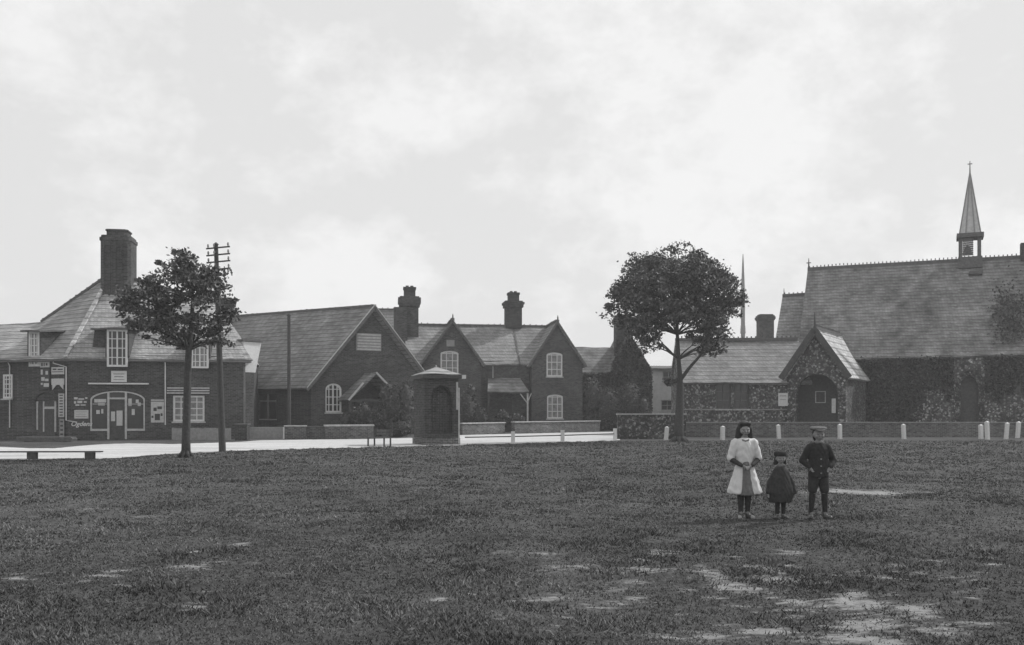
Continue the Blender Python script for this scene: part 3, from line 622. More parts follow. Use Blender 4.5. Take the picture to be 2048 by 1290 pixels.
slab(bm, [(uA - .1, yf - .25, cz - .25 * k_), (g2[1], yf - .25, cz - .25 * k_), (g2[1], yr, zr), (uA - .1, yr, zr)], .12)
slab(bm, [(uA - .1, 8.3, cz - .2), (g2[2] + .2, 8.3, cz - .2), (g2[1], yr, zr), (uA - .1, yr, zr)], .12)
slab(bm, [(g2[2] + .25, .3, cz - .2), (g2[2] + .25, 8.3, cz - .2), (g2[1], yr, zr)], .12)
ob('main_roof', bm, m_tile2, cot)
for a, ax, b, az in (g1, g2): ob('gable_roof', cross_gable(BM(), a, b, ax, -.28, yr, cz, zr + .012, .12, .25), m_tile2, cot)
bm = ridge_tiles(BM(), (uA, yr, zr + .02), (g2[1], yr, zr + .02))
for g_ in (g1, g2): ridge_tiles(bm, (g_[1], -.28, zr + .02), (g_[1], yr, zr + .02))
ob('ridge_tiles', bm, m_ridge, cot)
mu = fc.u(1034, 2.5); ob('party_verge', slab(BM(), [(mu - .12, yf - .27, cz - .25 * k_ + .02), (mu + .0, yf - .27, cz - .25 * k_ + .02), (mu + .0, yr - .1, zr + .03), (mu - .12, yr - .1, zr + .03)], .08), m_ridge, cot)
zc = lambda px, py, v: fc.uz(px, py, v)[1]
def stackc(px0, px1, v, yb, yflare, ytop, pxt0, pxt1, base=0):
    u0, u1 = fc.u(px0, v), fc.u(px1, v); bm = BM(); z1 = zc(px0, yflare[1], v); z2 = zc(px0, yflare[0], v); z3 = zc(px0, ytop, v)
    box(bm, u0, u1, v, v + 1.0, zc(px0, yb, v), z1); box(bm, u0 - .1, u1 + .1, v - .1, v + 1.1, z1, z1 + .22); box(bm, u0 - .17, u1 + .17, v - .17, v + 1.17, z1 + .22, z2 - .1); box(bm, u0 - .05, u1 + .05, v - .05, v + 1.05, z2 - .1, z2)
    t0, t1 = fc.u(pxt0, v), fc.u(pxt1, v); box(bm, t0, t1, v + .15, v + .85, z2, z3 - .16); box(bm, t0 - .05, t1 + .05, v + .1, v + .9, z3 - .16, z3)
    c = ob('chimney', bm, m_chim, cot)
    for k in (.3, .7): x = t0 + (t1 - t0) * k; ob('chimney_pot', tube(BM(), [(x, v + .5, z3), (x, v + .5, z3 + .12), (x, v + .5, z3 + .13)], [.13, .11, .12], 10), m_chim, c)
stackc(801, 837, 2.9, 720, (592, 612), 573, 808, 831); stackc(1012, 1044, 3.6, 655, (601, 614), 584, 1018, 1039)
ob('chimney_breast', box(BM(), fc.u(788, 2.8), fc.u(813, 2.8) + .05, 2.6, 4.3, 0, zc(800, 614, 2.6)), m_chim, cot)
# porch between the gables
p0 = fc.u(975, -.9); p1 = fc.u(1058, -.9); pz0 = fc.uz(1000, 783, -.9)[1]; pz1 = fc.uz(1000, 756, .9)[1]
bm = BM(); slab(bm, [(p0, -.95, pz0), (p1, -.95, pz0), (p1 - .35, .9, pz1), (p0 + .25, .9, pz1)], .1); ob('porch_roof', bm, m_tile3, cot)
bm = BM(); box(bm, p1 - .14, p1 - .03, -.85, -.75, 0, pz0 - .1); bar(bm, (p1 - .14, -.8, pz0 - .75), (p1 - .6, -.8, pz0 - .15), .07); bar(bm, (p1 - .03, -.8, pz0 - .6), (p1 + .18, -.8, pz0 - .12), .06)
ob('porch_post', bm, m_cream, cot)
ob('porch_post', box(BM(), p0 + .05, p0 + .16, -.85, -.75, 0, pz0 - .1), m_dark, cot)
ob('door', box(BM(), (p0 + p1) / 2 - .5, (p0 + p1) / 2 + .5, yf - .05, yf - .001, .05, 2.1), m_dark, cot)
x = fc.u(986, .8); ob('downpipe', tube(BM(), [(x, .85, cz - .2), (x, .85, cz - 1.2)], .035, 6), m_cream, cot)

# roof of a farther cottage behind the hall's gable
fb = Frame(745, 74, 5); bk = empty('rear_cottage', fb.world(0, 0), fb.a, 'cottage roof showing between the hall gable and the cottage chimney', 'cottage')
zz_ = fb.uz(770, 618, 3)[1]; ob('wall', box(BM(), -3, 3.2, 0, 6, 0, 5), m_brick2, bk); ob('roof', rooftop(BM(), -3, 3.2, 0, 3, 6, 5, zz_, .12, .3, .2), m_tile, bk)
ob('ridge_tiles', ridge_tiles(BM(), (-3.2, 3, zz_), (3.4, 3, zz_)), m_ridge, bk)

# ------------------------------------------------------------------ ivy-covered house and pale house
fi = Frame(1165, 71, 4)
iv = empty('ivy_clad_house', fi.world(0, 0), fi.a, 'dark ivy-covered house with tall chimney half hidden by the crown of a tree', 'house')
i1 = fi.u(1303); iz = fi.uz(1165, 745)[1]; ir = fi.uz(1190, 693, 2.5)[1]; ig = fi.u(1240)
ob('wall', box(BM(), 0, ig, 1, 6, 0, iz), m_brick, iv)
ob('roof', rooftop(BM(), 0, ig, 1, 3.5, 6, iz, ir, .12, .2, .1), m_tile3, iv)
gx0, gx1 = fi.u(1222), fi.u(1303); gxa, gz_ = fi.uz(1258, 665); ez = fi.uz(1303, 738)[1]
ob('gable_wall', prism(BM(), [(gx0, 0), (gx1, 0), (gx1, ez), (gxa, gz_ - .1), (gx0, ez)], 0, 6), m_brick, iv)
ob('gable_roof', cross_gable(BM(), gx0, gx1, gxa, -.15, 6.2, ez, gz_, .1, .1), m_tile3, iv)
chimney(iv, fi.u(1231, 1), fi.u(1262, 1), .6, 1.8, 5, fi.uz(1240, 632, 1)[1], pots=2)
L = []
for _ in range(9000):
    u_ = rng.uniform(gx0, gx1); t = abs(u_ - gxa) / max(gxa - gx0, gx1 - gxa); zt2 = gz_ - t * (gz_ - ez) - .15; L.append((u_, -.1 - abs(rng.normal(0, .12)), rng.uniform(0, zt2)))
for _ in range(5000): L.append((rng.uniform(-.1, ig), .9 - abs(rng.normal(0, .12)), rng.uniform(0, iz)))
for _ in range(1500): L.append((rng.uniform(fi.u(1229, 1), fi.u(1264, 1)), .55 - abs(rng.normal(0, .05)), rng.uniform(5, fi.uz(1240, 680, 1)[1])))
leaves('ivy', L, .2, m_leafd, iv)

fp = Frame(1296, 79, -6)
ph = empty('pale_house', fp.world(0, 0), fp.a, 'pale rendered house with low slate roof seen under the tree crown', 'house')
q0, q1 = fp.u(1296), fp.u(1392); qz = fp.uz(1330, 737)[1]
pw = ob('wall', box(BM(), q0, q1, 0, 6, 0, qz), m_render, ph)
wa = fp.uz(1325, 766); wb = fp.uz(1349, 742); wc = fp.uz(1322, 821); wd = fp.uz(1347, 800)
hs = [(wa[0], wb[0], wa[1], wb[1]), (wc[0], wd[0], wc[1], wd[1])]
cut(pw, rects(BM(), hs, -1, .2))
for h in hs: window(ph, *h, cols=2, rows=2, fm=m_grey, depth=.15)
bm = BM(); slab(bm, [(q0 - .2, -.3, qz), (q1 + .2, -.3, qz), (q1, 3, qz + .35), (q0, 3, qz + .35)], .1); slab(bm, [(q0 - .2, 6.3, qz), (q1 + .2, 6.3, qz), (q1, 3, qz + .35), (q0, 3, qz + .35)], .1)
ob('roof', bm, m_ridge, ph)

# ------------------------------------------------------------------ the church
fn = Frame(1700, 60, -24)
ch = empty('church', fn.world(0, 0), fn.a, 'flint church with huge tiled nave roof, bell turret, gabled porch and low wing', 'church')
nz = fn.uz(1700, 705)[1]; VR = 5.4; uL = fn.u(1619, VR); nr = fn.uz(1619, 538, VR)[1]; uE = fn.u(2048) + 7; nb_ = 2 * VR
nw = ob('nave_wall', box(BM(), uL, uE, 0, .5, 0, nz), m_flintd, ch)
wu0, wu1 = fn.u(1921), fn.u(1957); hz1 = fn.uz(1940, 745)[1]
w2 = [fn.u(1768), fn.u(1800)]; w3 = [fn.u(2012), fn.u(2044)]
holes = [arch(wu0, wu1, .1, hz1 - .2, .9)] + [arch(a, b, 1.7, hz1 + .3, .8) for a, b in (w2, w3)]
cut(nw, rects(BM(), holes, -1, .35))
for h, nm in ((holes[0], 'door'),): ob(nm, prism(BM(), h, .3, .36), m_dark, ch)
for a, b in (w2, w3): window(ch, a, b, 1.7, hz1 + .3, rise=.8, cols=2, rows=3, fm=m_stone, depth=.3, bw=.08)
# dressed arch and buttresses round the nave door
bm = BM(); o_ = arch(wu0 - .3, wu1 + .3, .1, hz1 + .12, 1.0)[2:]; i_ = arch(wu0, wu1, .1, hz1 - .2, .9)[2:]
for j in range(len(o_) - 1):
    q = [bm.verts.new((x, y, z)) for (x, z) in (o_[j], o_[j + 1], i_[j + 1], i_[j]) for y in (-.05, .02)]
    bm.faces.new((q[0], q[2], q[4], q[6])); bm.faces.new((q[0], q[1], q[3], q[2])); bm.faces.new((q[6], q[4], q[5], q[7]))
ob('door_arch', bm, m_flintd, ch)
dg = ob('flint_surround', prism(BM(), [(fn.u(1908), 0), (fn.u(1969), 0), (fn.u(1969), nz - .25), (fn.u(1908), nz - .25)], -.14, -.003), m_flint, ch)
cut(dg, rects(BM(), [arch(wu0 - .3, wu1 + .3, -.5, hz1 + .12, 1.0)], -1, 1))
for a, b in ((1846, 1907), (1970, 2100)): ob('flint_plinth', box(BM(), fn.u(a), fn.u(b), -.12, -.003, 0, fn.uz(a, 787)[1]), m_flint, ch)
e = ob('nave_end_wall', prism(BM(), [(0, 0), (nb_, 0), (nb_, nz), (VR, nr - .2), (0, nz)], 0, .4), m_flintd, ch); e.rotation_euler = (0, 0, R(90)); e.location = (uL + .45, .0, 0)
e = ob('nave_end_wall', prism(BM(), [(0, 0), (nb_, 0), (nb_, nz), (VR, nr - .2), (0, nz)], 0, .4), m_flintd, ch); e.rotation_euler = (0, 0, R(90)); e.location = (uE, .0, 0)
ob('nave_wall', box(BM(), uL, uE, nb_ - .5, nb_, 0, nz), m_flintd, ch)
ob('nave_roof', rooftop(BM(), uL, uE, 0, VR, nb_, nz, nr, .16, .35, .12), m_tile3, ch)
ob('ridge_cresting', ridge_tiles(BM(), (uL - .12, VR, nr), (uE, VR, nr), .25, .26, .09, .25), m_ridge, ch)
bm = BM(); tube(bm, [(uL - .05, VR, nr - .1), (uL - .05, VR, nr + .3), (uL - .05, VR, nr + .75)], [.07, .05, .02], 6); box(bm, uL - .2, uL + .1, VR - .02, VR + .02, nr + .4, nr + .46); ob('finial', bm, m_ridge, ch)
# chancel, lower, to the left
cl0 = fn.u(1568, VR + 1.2); cr_ = fn.uz(1580, 590, VR + 1.2)[1]
ob('chancel_wall', box(BM(), cl0, uL, 2.2, 11, 0, nz), m_flintd, ch)
ob('chancel_roof', rooftop(BM(), cl0, uL + .3, 2.2, VR + 1.2, 11, nz + .1, cr_, .14, .3, .1), m_tile2, ch)
ob('ridge_cresting', ridge_tiles(BM(), (cl0 - .1, VR + 1.2, cr_), (uL, VR + 1.2, cr_), .22, .18, .12, .3), m_ridge, ch)
ob('finial', tube(BM(), [(cl0, VR + 1.2, cr_), (cl0, VR + 1.2, cr_ + .5)], [.05, .015], 5), m_ridge, ch)
# bell turret
tu0, tu1 = fn.u(1916, VR), fn.u(1964, VR); tc_ = (tu0 + tu1) / 2; tw = (tu1 - tu0) / 2; tz0 = nr - .6; tz1 = fn.uz(1940, 474, VR)[1]; tz2 = fn.uz(1940, 345, VR)[1]; tz3 = fn.uz(1940, 322, VR)[1]
tur = ob('bell_turret', box(BM(), tc_ - tw, tc_ + tw, VR - tw, VR + tw, tz0, nr + .12), m_wood, ch)
ob('turret_eaves', box(BM(), tc_ - tw * 1.12, tc_ + tw * 1.12, VR - tw * 1.12, VR + tw * 1.12, tz1 - .12, tz1 + .16), m_wood, tur)
for sx_ in (-1, 1):
    for sy_ in (-1, 1): ob('post', box(BM(), tc_ + sx_ * (tw - .16) - .09, tc_ + sx_ * (tw - .16) + .09, VR + sy_ * (tw - .16) - .09, VR + sy_ * (tw - .16) + .09, nr + .12, tz1 - .12), m_wood, tur)
bm = BM()
for k in range(9): z = nr + .2 + k * (tz1 - nr - .35) / 9; box(bm, tc_ - tw + .26, tc_ + tw * .25, VR - tw + .05, VR - tw + .13, z, z + .10)
for k in range(9): z = nr + .2 + k * (tz1 - nr - .35) / 9; box(bm, tc_ - tw + .04, tc_ - tw + .12, VR - tw + .26, VR + tw - .26, z, z + .10)
ob('louvre', bm, m_wood, tur)
ob('bell', tube(BM(), [(tc_ - .15, VR + .1, nr + .95), (tc_ - .15, VR + .1, nr + .85), (tc_ - .15, VR + .1, nr + .55), (tc_ - .15, VR + .1, nr + .4)], [.05, .17, .24, .33], 14), m_iron, tur)
bm = BM(); rb = tw * .93; base = [Vector((tc_ + rb * 1.03 * math.cos(R(22.5 + 45 * k)), VR + rb * 1.03 * math.sin(R(22.5 + 45 * k)), tz1 + .16)) for k in range(8)]
vs = [bm.verts.new(b_) for b_ in base]; top_ = bm.verts.new((tc_, VR, tz2)); [bm.faces.new((vs[k], vs[(k + 1) % 8], top_)) for k in range(8)]; bm.faces.new(vs[::-1])
spr = ob('spire', bm, m_spire, ch)
bm = BM(); [bar(bm, b_, (tc_, VR, tz2), .09, .08) for b_ in base]; ob('spire_rib', bm, m_grey, spr)
ob('spire_finial', box(tube(BM(), [(tc_, VR, tz2 - .4), (tc_, VR, tz3)], [.05, .02], 6), tc_ - .14, tc_ + .14, VR - .02, VR + .02, tz3 - .22, tz3 - .17), m_iron, spr)
# roof light
def on_roof(px, py):                               # a point of the near nave slope seen at a pixel
    best = None
    for k in range(200):
        v = VR * k / 199; u_, z = fn.uz(px, py, v); zr_ = nz + (nr - nz) * v / VR
        if best is None or abs(z - zr_) < best[0]: best = (abs(z - zr_), Vector((u_, v, zr_)))
    return best[1]
bm = BM(); c_ = [on_roof(1937, 553), on_roof(1964, 551), on_roof(1966, 544), on_roof(1939, 546)]
slab(bm, [p_ + Vector((0, -.14, .12)) for p_ in c_], .14); ob('roof_vent', bm, m_dark, ch)
cc = fn.u(2046, VR); ob('ridge_stack', box(BM(), cc - .15, cc + .9, VR - .4, VR + .4, nr - .3, nr + .85), m_chim, ch)
# ivy on the nave wall
L = []
for _ in range(19000):
    px_ = rng.uniform(1722, 2052); py_ = rng.uniform(704, 846)
    edge = 785 + 14 * math.sin(px_ * .07) + 8 * math.sin(px_ * .19)
    in_a = px_ < 1846 + 9 * math.sin(py_ * .12) - max(0, py_ - 790) * .35; in_b = py_ < edge and not (1906 < px_ < 1968)
    if not (in_a or in_b): continue
    u_, z = fn.uz(px_, py_, -.1); L.append((u_, -.06 - abs(rng.normal(0, .13)), min(max(z, .02), nz - .3 - abs(rng.normal(0, .2)))))
for _ in range(1500):                                # creeper reaching over the eaves on to the tiles
    px_, py_ = 2022 + rng.normal(0, 22), 640 + rng.normal(0, 34)
    if py_ > 695 or px_ < 1975: continue
    p_ = on_roof(px_, py_); L.append((p_.x, p_.y - .08, p_.z + .12 + abs(rng.normal(0, .06))))
leaves('ivy', L, .17, m_leafd, ch)
# porch
fr_ = Frame(1632, 55.2, -31); po = empty('porch', (0, 0, 0)); po.parent = ch
mw = Matrix.Translation(fr_.world(0, 0)) @ Matrix.Rotation(fr_.a, 4, 'Z'); mc = Matrix.Translation(fn.world(0, 0)) @ Matrix.Rotation(fn.a, 4, 'Z')
po.matrix_local = mc.inverted() @ mw
x0, x1 = fr_.u(1568), fr_.u(1703); hwp = (x1 - x0) / 2; xa = fr_.u(1632); x0, x1 = xa - hwp, xa + hwp; z_e = fr_.uz(1568, 757)[1]; z_a = fr_.uz(1632, 658)[1]
pg = ob('porch_wall', prism(BM(), [(x0 + .25, 0), (x1 - .25, 0), (x1 - .25, z_e + .35), (xa, z_a - .2), (x0 + .25, z_e + .35)], 0, .45), m_flint, po)
pd0, pd1, pdz = fr_.u(1592), fr_.u(1676), fr_.uz(1632, 748)[1]
cut(pg, rects(BM(), [arch(pd0, pd1, -.1, pdz, (pd1 - pd0) * .5, 14)], -1, 1))
bm = BM(); rs_ = (pd1 - pd0) * .5; o_ = arch(pd0 - .16, pd1 + .16, 0, pdz + .16, rs_ + .16, 14)[2:]; i_ = arch(pd0, pd1, 0, pdz, rs_, 14)[2:]
for j in range(len(o_) - 1):
    q = [bm.verts.new((x, y, z)) for (x, z) in (o_[j], o_[j + 1], i_[j + 1], i_[j]) for y in (-.05, .1)]
    bm.faces.new((q[0], q[2], q[4], q[6])); bm.faces.new((q[0], q[1], q[3], q[2])); bm.faces.new((q[6], q[4], q[5], q[7]))
ob('porch_arch', bm, m_flint, po)
ob('porch_side_wall', box(box(BM(), x0 + .25, x0 + .6, .452, 6, 0, z_e + .3), x1 - .6, x1 - .25, .452, 6, 0, z_e + .3), m_flintd, po)
ob('porch_roof', cross_gable(BM(), x0 + .2, x1 - .2, xa, -.3, 7.0, z_e + .27, z_a, .14, .2), m_pale, po)
ob('ridge_cresting', ridge_tiles(BM(), (xa, -.3, z_a + .03), (xa, 6.3, z_a + .03), .2, .2, .12, .25), m_ridge, po)
bm = BM()
for sg_ in (-1, 1): bar(bm, (xa + sg_ * (hwp + .03), -.36, z_e - .02), (xa, -.36, z_a - .05), .08, .34)
ob('barge_board', bm, m_dark, po)
ob('finial', tube(BM(), [(xa, -.3, z_a - .1), (xa, -.3, z_a + .45), (xa, -.3, z_a + .95)], [.07, .05, .02], 6), m_dark, po)
ob('porch_door', box(BM(), x0 + .6, x1 - .6, 1.2, 1.28, 0, z_e + .6), m_dark, po)
a, zq = fr_.uz(1630, 806, 1.1); b, zq2 = fr_.uz(1651, 782, 1.1); bm = BM(); box(bm, a, b, 1.14, 1.195, zq, zq + .05); box(bm, a, b, 1.14, 1.195, zq2 - .05, zq2); box(bm, a, a + .05, 1.14, 1.195, zq + .05, zq2 - .05); box(bm, b - .05, b, 1.14, 1.195, zq + .05, zq2 - .05)
ob('door_light', bm, m_cream, po)
# wing
fw_ = Frame(1368, 56.6, -3); wg = empty('wing', (0, 0, 0)); wg.parent = ch
mw = Matrix.Translation(fw_.world(0, 0)) @ Matrix.Rotation(fw_.a, 4, 'Z'); wg.matrix_local = mc.inverted() @ mw
wz_ = fw_.uz(1400, 761)[1]; we = fw_.u(1576); wrz = fw_.uz(1520, 681, 3.1)[1]
ww = ob('wing_wall', box(BM(), 0, we, 0, .4, 0, wz_ + .1), m_flint, wg)
wn = [(fw_.u(1432), fw_.u(1462), fw_.uz(1440, 818)[1], wz_ - .12), (fw_.u(1468), fw_.u(1498), fw_.uz(1440, 818)[1], wz_ - .12)]
cut(ww, rects(BM(), wn, -1, .3))
for h in wn: window(wg, *h, cols=2, rows=3, fm=m_wood, depth=.25)
ob('string_course', box(BM(), -.05, we, -.06, -.002, fw_.uz(1400, 821)[1] + .02, fw_.uz(1400, 821)[1] + .1), m_stone, wg)
e = ob('wing_end_wall', prism(BM(), [(0, 0), (6.2, 0), (6.2, wz_), (3.1, wrz - .15), (0, wz_)], 0, .35), m_flint, wg); e.rotation_euler = (0, 0, R(90)); e.location = (.352, .402, 0)
ob('wing_back_wall', box(BM(), .4, we, 6, 6.35, 0, wz_), m_flintd, wg)
ob('wing_roof', rooftop(BM(), 0, we + 1.2, 0, 3.1, 6.2, wz_ + .1, wrz, .13, .3, .15), m_tile2, wg)
ob('ridge_cresting', ridge_tiles(BM(), (-.15, 3.1, wrz + .03), (we + 1.3, 3.1, wrz + .03), .22, .2, .15, .27), m_ridge, wg)
# paper notices on the porch
sign(fr_, 1557, 1576, 786, 812, 'white paper notice pasted left of the church door', m_white, [(.15, .85, .2, .24), (.2, .8, .5, .53)], name='notice', cat='notice', v=-.07)
sign(fr_, 1664, 1672, 797, 826, 'narrow pale notice right of the church door', m_cream, name='notice', cat='notice', v=-.09)

# the house whose chimney shows beyond the church wing
fd = Frame(1515, 84, 0); dh = empty('far_house', fd.world(0, 0), 0, 'house behind the church wing showing only its broad dark chimney', 'house')
ob('wall', box(BM(), -2, 5, 0, 6, 0, 5), m_brick, dh); ob('roof', rooftop(BM(), -2, 5, 0, 3, 6, 5, 7.2), m_tile, dh)
chimney(dh, fd.u(1519, 1.5), fd.u(1548, 1.5), 1.5, 2.6, 5, fd.uz(1530, 628, 1.5)[1], pots=0)

# ------------------------------------------------------------------ walls and fences
def lowwall(name, px0, d0, px1, d1, h, label, m=m_wallbrick, cop=m_coping, th=.3, cat='wall', coph=.06, group=None, piers=False):
    a = Vector(((px0 - CX) / F * d0, d0)); b = Vector(((px1 - CX) / F * d1, d1)); L = (b - a).length; an = math.atan2(b.y - a.y, b.x - a.x)
    r_ = empty(name, a, an, label, cat, group); ob('wall_face', box(BM(), 0, L, 0, th, -.05, h), m, r_)
    if cop: ob('coping', box(BM(), -.04, L + .04, -.05, th + .05, h + .002, h + coph), cop, r_)
    if piers: ob('pier', box(box(BM(), -.35, -.045, -.03, th + .03, -.05, h + .25), L + .045, L + .35, -.03, th + .03, -.05, h + .25), m, r_)
    return r_
lowwall('garden_wall', 497, 50.5, 566, 50.3, .62, 'grey walled stretch without coping left of the hall', m_grey, None)
lowwall('garden_wall', 569, 49.7, 612, 49.9, .66, 'short brick wall with white coping before the hall side')
lowwall('garden_wall', 650, 50.0, 747, 50.8, .66, 'brick wall with bright white coping before the hall gable', coph=.09)
lowwall('garden_wall', 612.8, 50.3, 649, 50.4, .60, 'dark brick wall between two white-topped walls', m_wallbrick, m_ridge)
lowwall('garden_wall', 925, 57.5, 1010, 60.5, .68, 'cottage garden wall with pale coping right of the kiosk')
lowwall('garden_wall', 1030, 60.5, 1200, 66, .72, 'long cottage garden wall with pale coping before the right gable')
def boards(px0, d0, px1, d1, h, label):
    a = Vector(((px0 - CX) / F * d0, d0)); b = Vector(((px1 - CX) / F * d1, d1)); L = (b - a).length; an = math.atan2(b.y - a.y, b.x - a.x)
    r_ = empty('board_fence', a, an, label, 'fence'); bm = BM(); x = .02
    while x < L - .1: hh = h + random.uniform(-.015, .015); box(bm, x, x + .115, -.02, .0, .03, hh); x += .125
    ob('boards', bm, m_grey, r_); ob('rail', box(box(BM(), 0, L, .002, .05, .15, .21), 0, L, .002, .05, h - .2, h - .14), m_wood, r_)
    for k in range(int(L / 1.6) + 1): ob('post', box(BM(), k * 1.6, k * 1.6 + .08, .052, .14, 0, h + .04), m_wood, r_)
boards(343, 47.9, 466, 47.9, .62, 'low board fence under the shop sash window')
r_ = lowwall('gate_pier', 470, 47.8, 494, 47.8, .78, 'squat dark pier at the end of the board fence', m_chim, m_ridge, .5)
cw_ = lowwall('churchyard_wall', 1236, 50.0, 1372, 50.2, fs.uz(0, 0)[1] * 0 + 1.28, 'tall flint wall with pale coping behind the large tree', m_flintd, m_coping, .35)
lowwall('churchyard_wall', 1374, 53.2, 2150, 53.2, .80, 'long low brick wall in front of the church', m_wallbrick, m_stone, .3, coph=.05)
# low trough of planks lying across the road from the shop
x, y = G(92, 897); r_ = empty('timber_stack', ((92 - CX) / F * 45.6, 45.6), 0, 'low pile of planks at the roadside before the shop side', 'timber')
bm = BM()
for k in range(4): box(bm, -1.3 + .02 * (k % 2), 1.33 + .03 * (k % 3), -.3, .3 - .02 * k, .03 + .055 * k, .08 + .055 * k)
ob('planks', bm, m_wood, r_); ob('bearer', box(box(BM(), -.9, -.8, -.33, .33, -.02, .03), .8, .9, -.33, .33, -.02, .03), m_dark, r_)

# white posts
def post(px, py, top, first=[None], label='', group='white posts along the churchyard wall'):
    x, y = G(px, py); h = EYE + (HZ - top) * y / F
    if first[0] is None:
        r_ = empty('white_post', (x, y, 0), 0, label, 'post', group); bm = BM(); w = .085
        box(bm, -w, w, -w, w, -.05, .9); b_ = [bm.verts.new((a * w, c * w, .9)) for a, c in ((-1, -1), (1, -1), (1, 1), (-1, 1))]; t_ = bm.verts.new((0, 0, .97)); [bm.faces.new((b_[k], b_[(k + 1) % 4], t_)) for k in range(4)]
        o = ob('shaft', bm, m_white, r_); first[0] = r_; r0 = r_
    else:
        r0 = first[0].copy(); COL.objects.link(r0)
        for c in first[0].children: q = c.copy(); COL.objects.link(q); q.parent = r0
        r0.location = (x, y, 0); r0['label'] = label
    r0.scale = (random.uniform(.92, 1.08), 1, h / .95); r0.rotation_euler = (R(random.uniform(-2, 2)), R(random.uniform(-4.5, 4.5)), random.uniform(0, .6)); return r0
for px, py, tp, lb in ((1332, 880, 853, 'white post just left of the big tree trunk'), (1445, 880, 852, 'white post behind the girl at her shoulder'), (1558, 877.5, 849, 'white post standing above the smallest child'),
                       (1680, 878, 848, 'white post in line with the right side of the porch'), (1808, 878, 848, 'lone white post midway along the nave ivy'), (1962, 877.5, 849, 'shorter white post of the close pair near the nave door'),
                       (1975, 879, 842, 'tallest white post in the close pair near nave door'), (2012, 878, 845, 'second white post from the edge at the church end'), (2035, 876, 843, 'white post nearest the edge at the church end')):
    post(px, py, tp, label=lb)
# white post-and-rail fence beside the road
ff = [(1026, 887, 863), (1125, 884, 860), (1230, 880, 857)]
pts = []
r_ = empty('rail_fence', (*G(1026, 887), 0), 0, 'white three-post rail fence along the road edge before the cottages', 'fence'); o0 = Vector((*G(1026, 887), 0))
for px, py, tp in ff:
    x, y = G(px, py); h = EYE + (HZ - tp) * y / F; c = Vector((x, y, 0)) - o0; pts.append(c)
    ob('post', box(BM(), c.x - .09, c.x + .09, c.y - .09, c.y + .09, -.05, h), m_white, r_)
e_ = Vector((*G(930, 889), 0)) - o0
bm = BM(); allp = [e_] + pts
for a, b in zip(allp, allp[1:]): bar(bm, a + Vector((0, -.01, .32)), b + Vector((0, -.01, .32)), .035, .05)
ob('rail', bm, m_dark, r_)

# ------------------------------------------------------------------ kiosk
kx, ky = G(872, 890); kd = ky; fk = Frame(849, kd - .1, 21)
ki = empty('roadside_shelter', fk.world(0, 0), fk.a, 'small dark square shelter with arched front and pale shallow pyramid roof', 'shelter')
k1 = fk.u(917); ks = k1; kz = fk.uz(880, 757)[1]; ks2 = 1.75
kw = ob('wall', plan(BM(), [(0, 0), (k1, 0), (k1, ks2), (0, ks2)], .3, kz), m_kiosk, ki)
H = rects(BM(), [arch(.28, k1 - .28, .5, kz - .3, .6, 12)], -1, .3); cut(kw, H)
H = BM(); prism(H, arch(.3, ks2 - .3, .5, kz - .3, .5, 12), -.5, .3); bmesh.ops.rotate(H, verts=H.verts, matrix=Matrix.Rotation(R(90), 3, 'Z'), cent=(0, 0, 0))
for v_ in H.verts: v_.co.x = -v_.co.x if False else v_.co.x
for v_ in H.verts: v_.co.x = v_.co.x * -1 - 0
cut(kw, H)
ob('plinth', plan(BM(), [(-.06, -.06), (k1 + .06, -.06), (k1 + .06, ks2 + .06), (-.06, ks2 + .06)], 0, .298), m_wallbrick, ki)
ob('eaves_board', plan(BM(), [(-.12, -.12), (k1 + .12, -.12), (k1 + .12, ks2 + .12), (-.12, ks2 + .12)], kz + .002, kz + .16), m_dark, ki)
bm = BM(); ez2 = kz + .165; zt2 = fk.uz(870, 735, .8)[1]; o = .1; b_ = [bm.verts.new(v_) for v_ in ((-o, -o, ez2), (k1 + o, -o, ez2), (k1 + o, ks2 + o, ez2), (-o, ks2 + o, ez2))]; c_ = [bm.verts.new(v_.co + Vector((0, 0, .03))) for v_ in b_]
t_ = bm.verts.new((k1 / 2, ks2 / 2, zt2)); bm.faces.new(b_[::-1])
for k in range(4): bm.faces.new((b_[k], b_[(k + 1) % 4], c_[(k + 1) % 4], c_[k])); bm.faces.new((c_[k], c_[(k + 1) % 4], t_))
ob('roof', bm, m_tileb, ki)
ob('finial', tube(BM(), [(k1 / 2, ks2 / 2, zt2 - .05), (k1 / 2, ks2 / 2, zt2 + .06), (k1 / 2, ks2 / 2, zt2 + .12)], [.06, .05, .02], 8), m_grey, ki)
bm = BM(); box(bm, k1 - .03, k1 + .035, -.075, -.062, .05, kz - .4); box(bm, k1 - .12, k1 - .04, -.075, -.002, 1.55, kz - .15); ob('corner_strip', bm, m_cream, ki)
bm = BM(); box(bm, k1 + .13, k1 + .32, -.1, .08, kz + .0, kz + .17); ob('lamp', bm, m_white, ki)
bm = BM()
for k in range(7): x = .3 + (k1 - .6) * k / 6; box(bm, x - .012, x + .012, .28, .295, .52, kz - .5)
ob('boarding', bm, m_dark, ki)

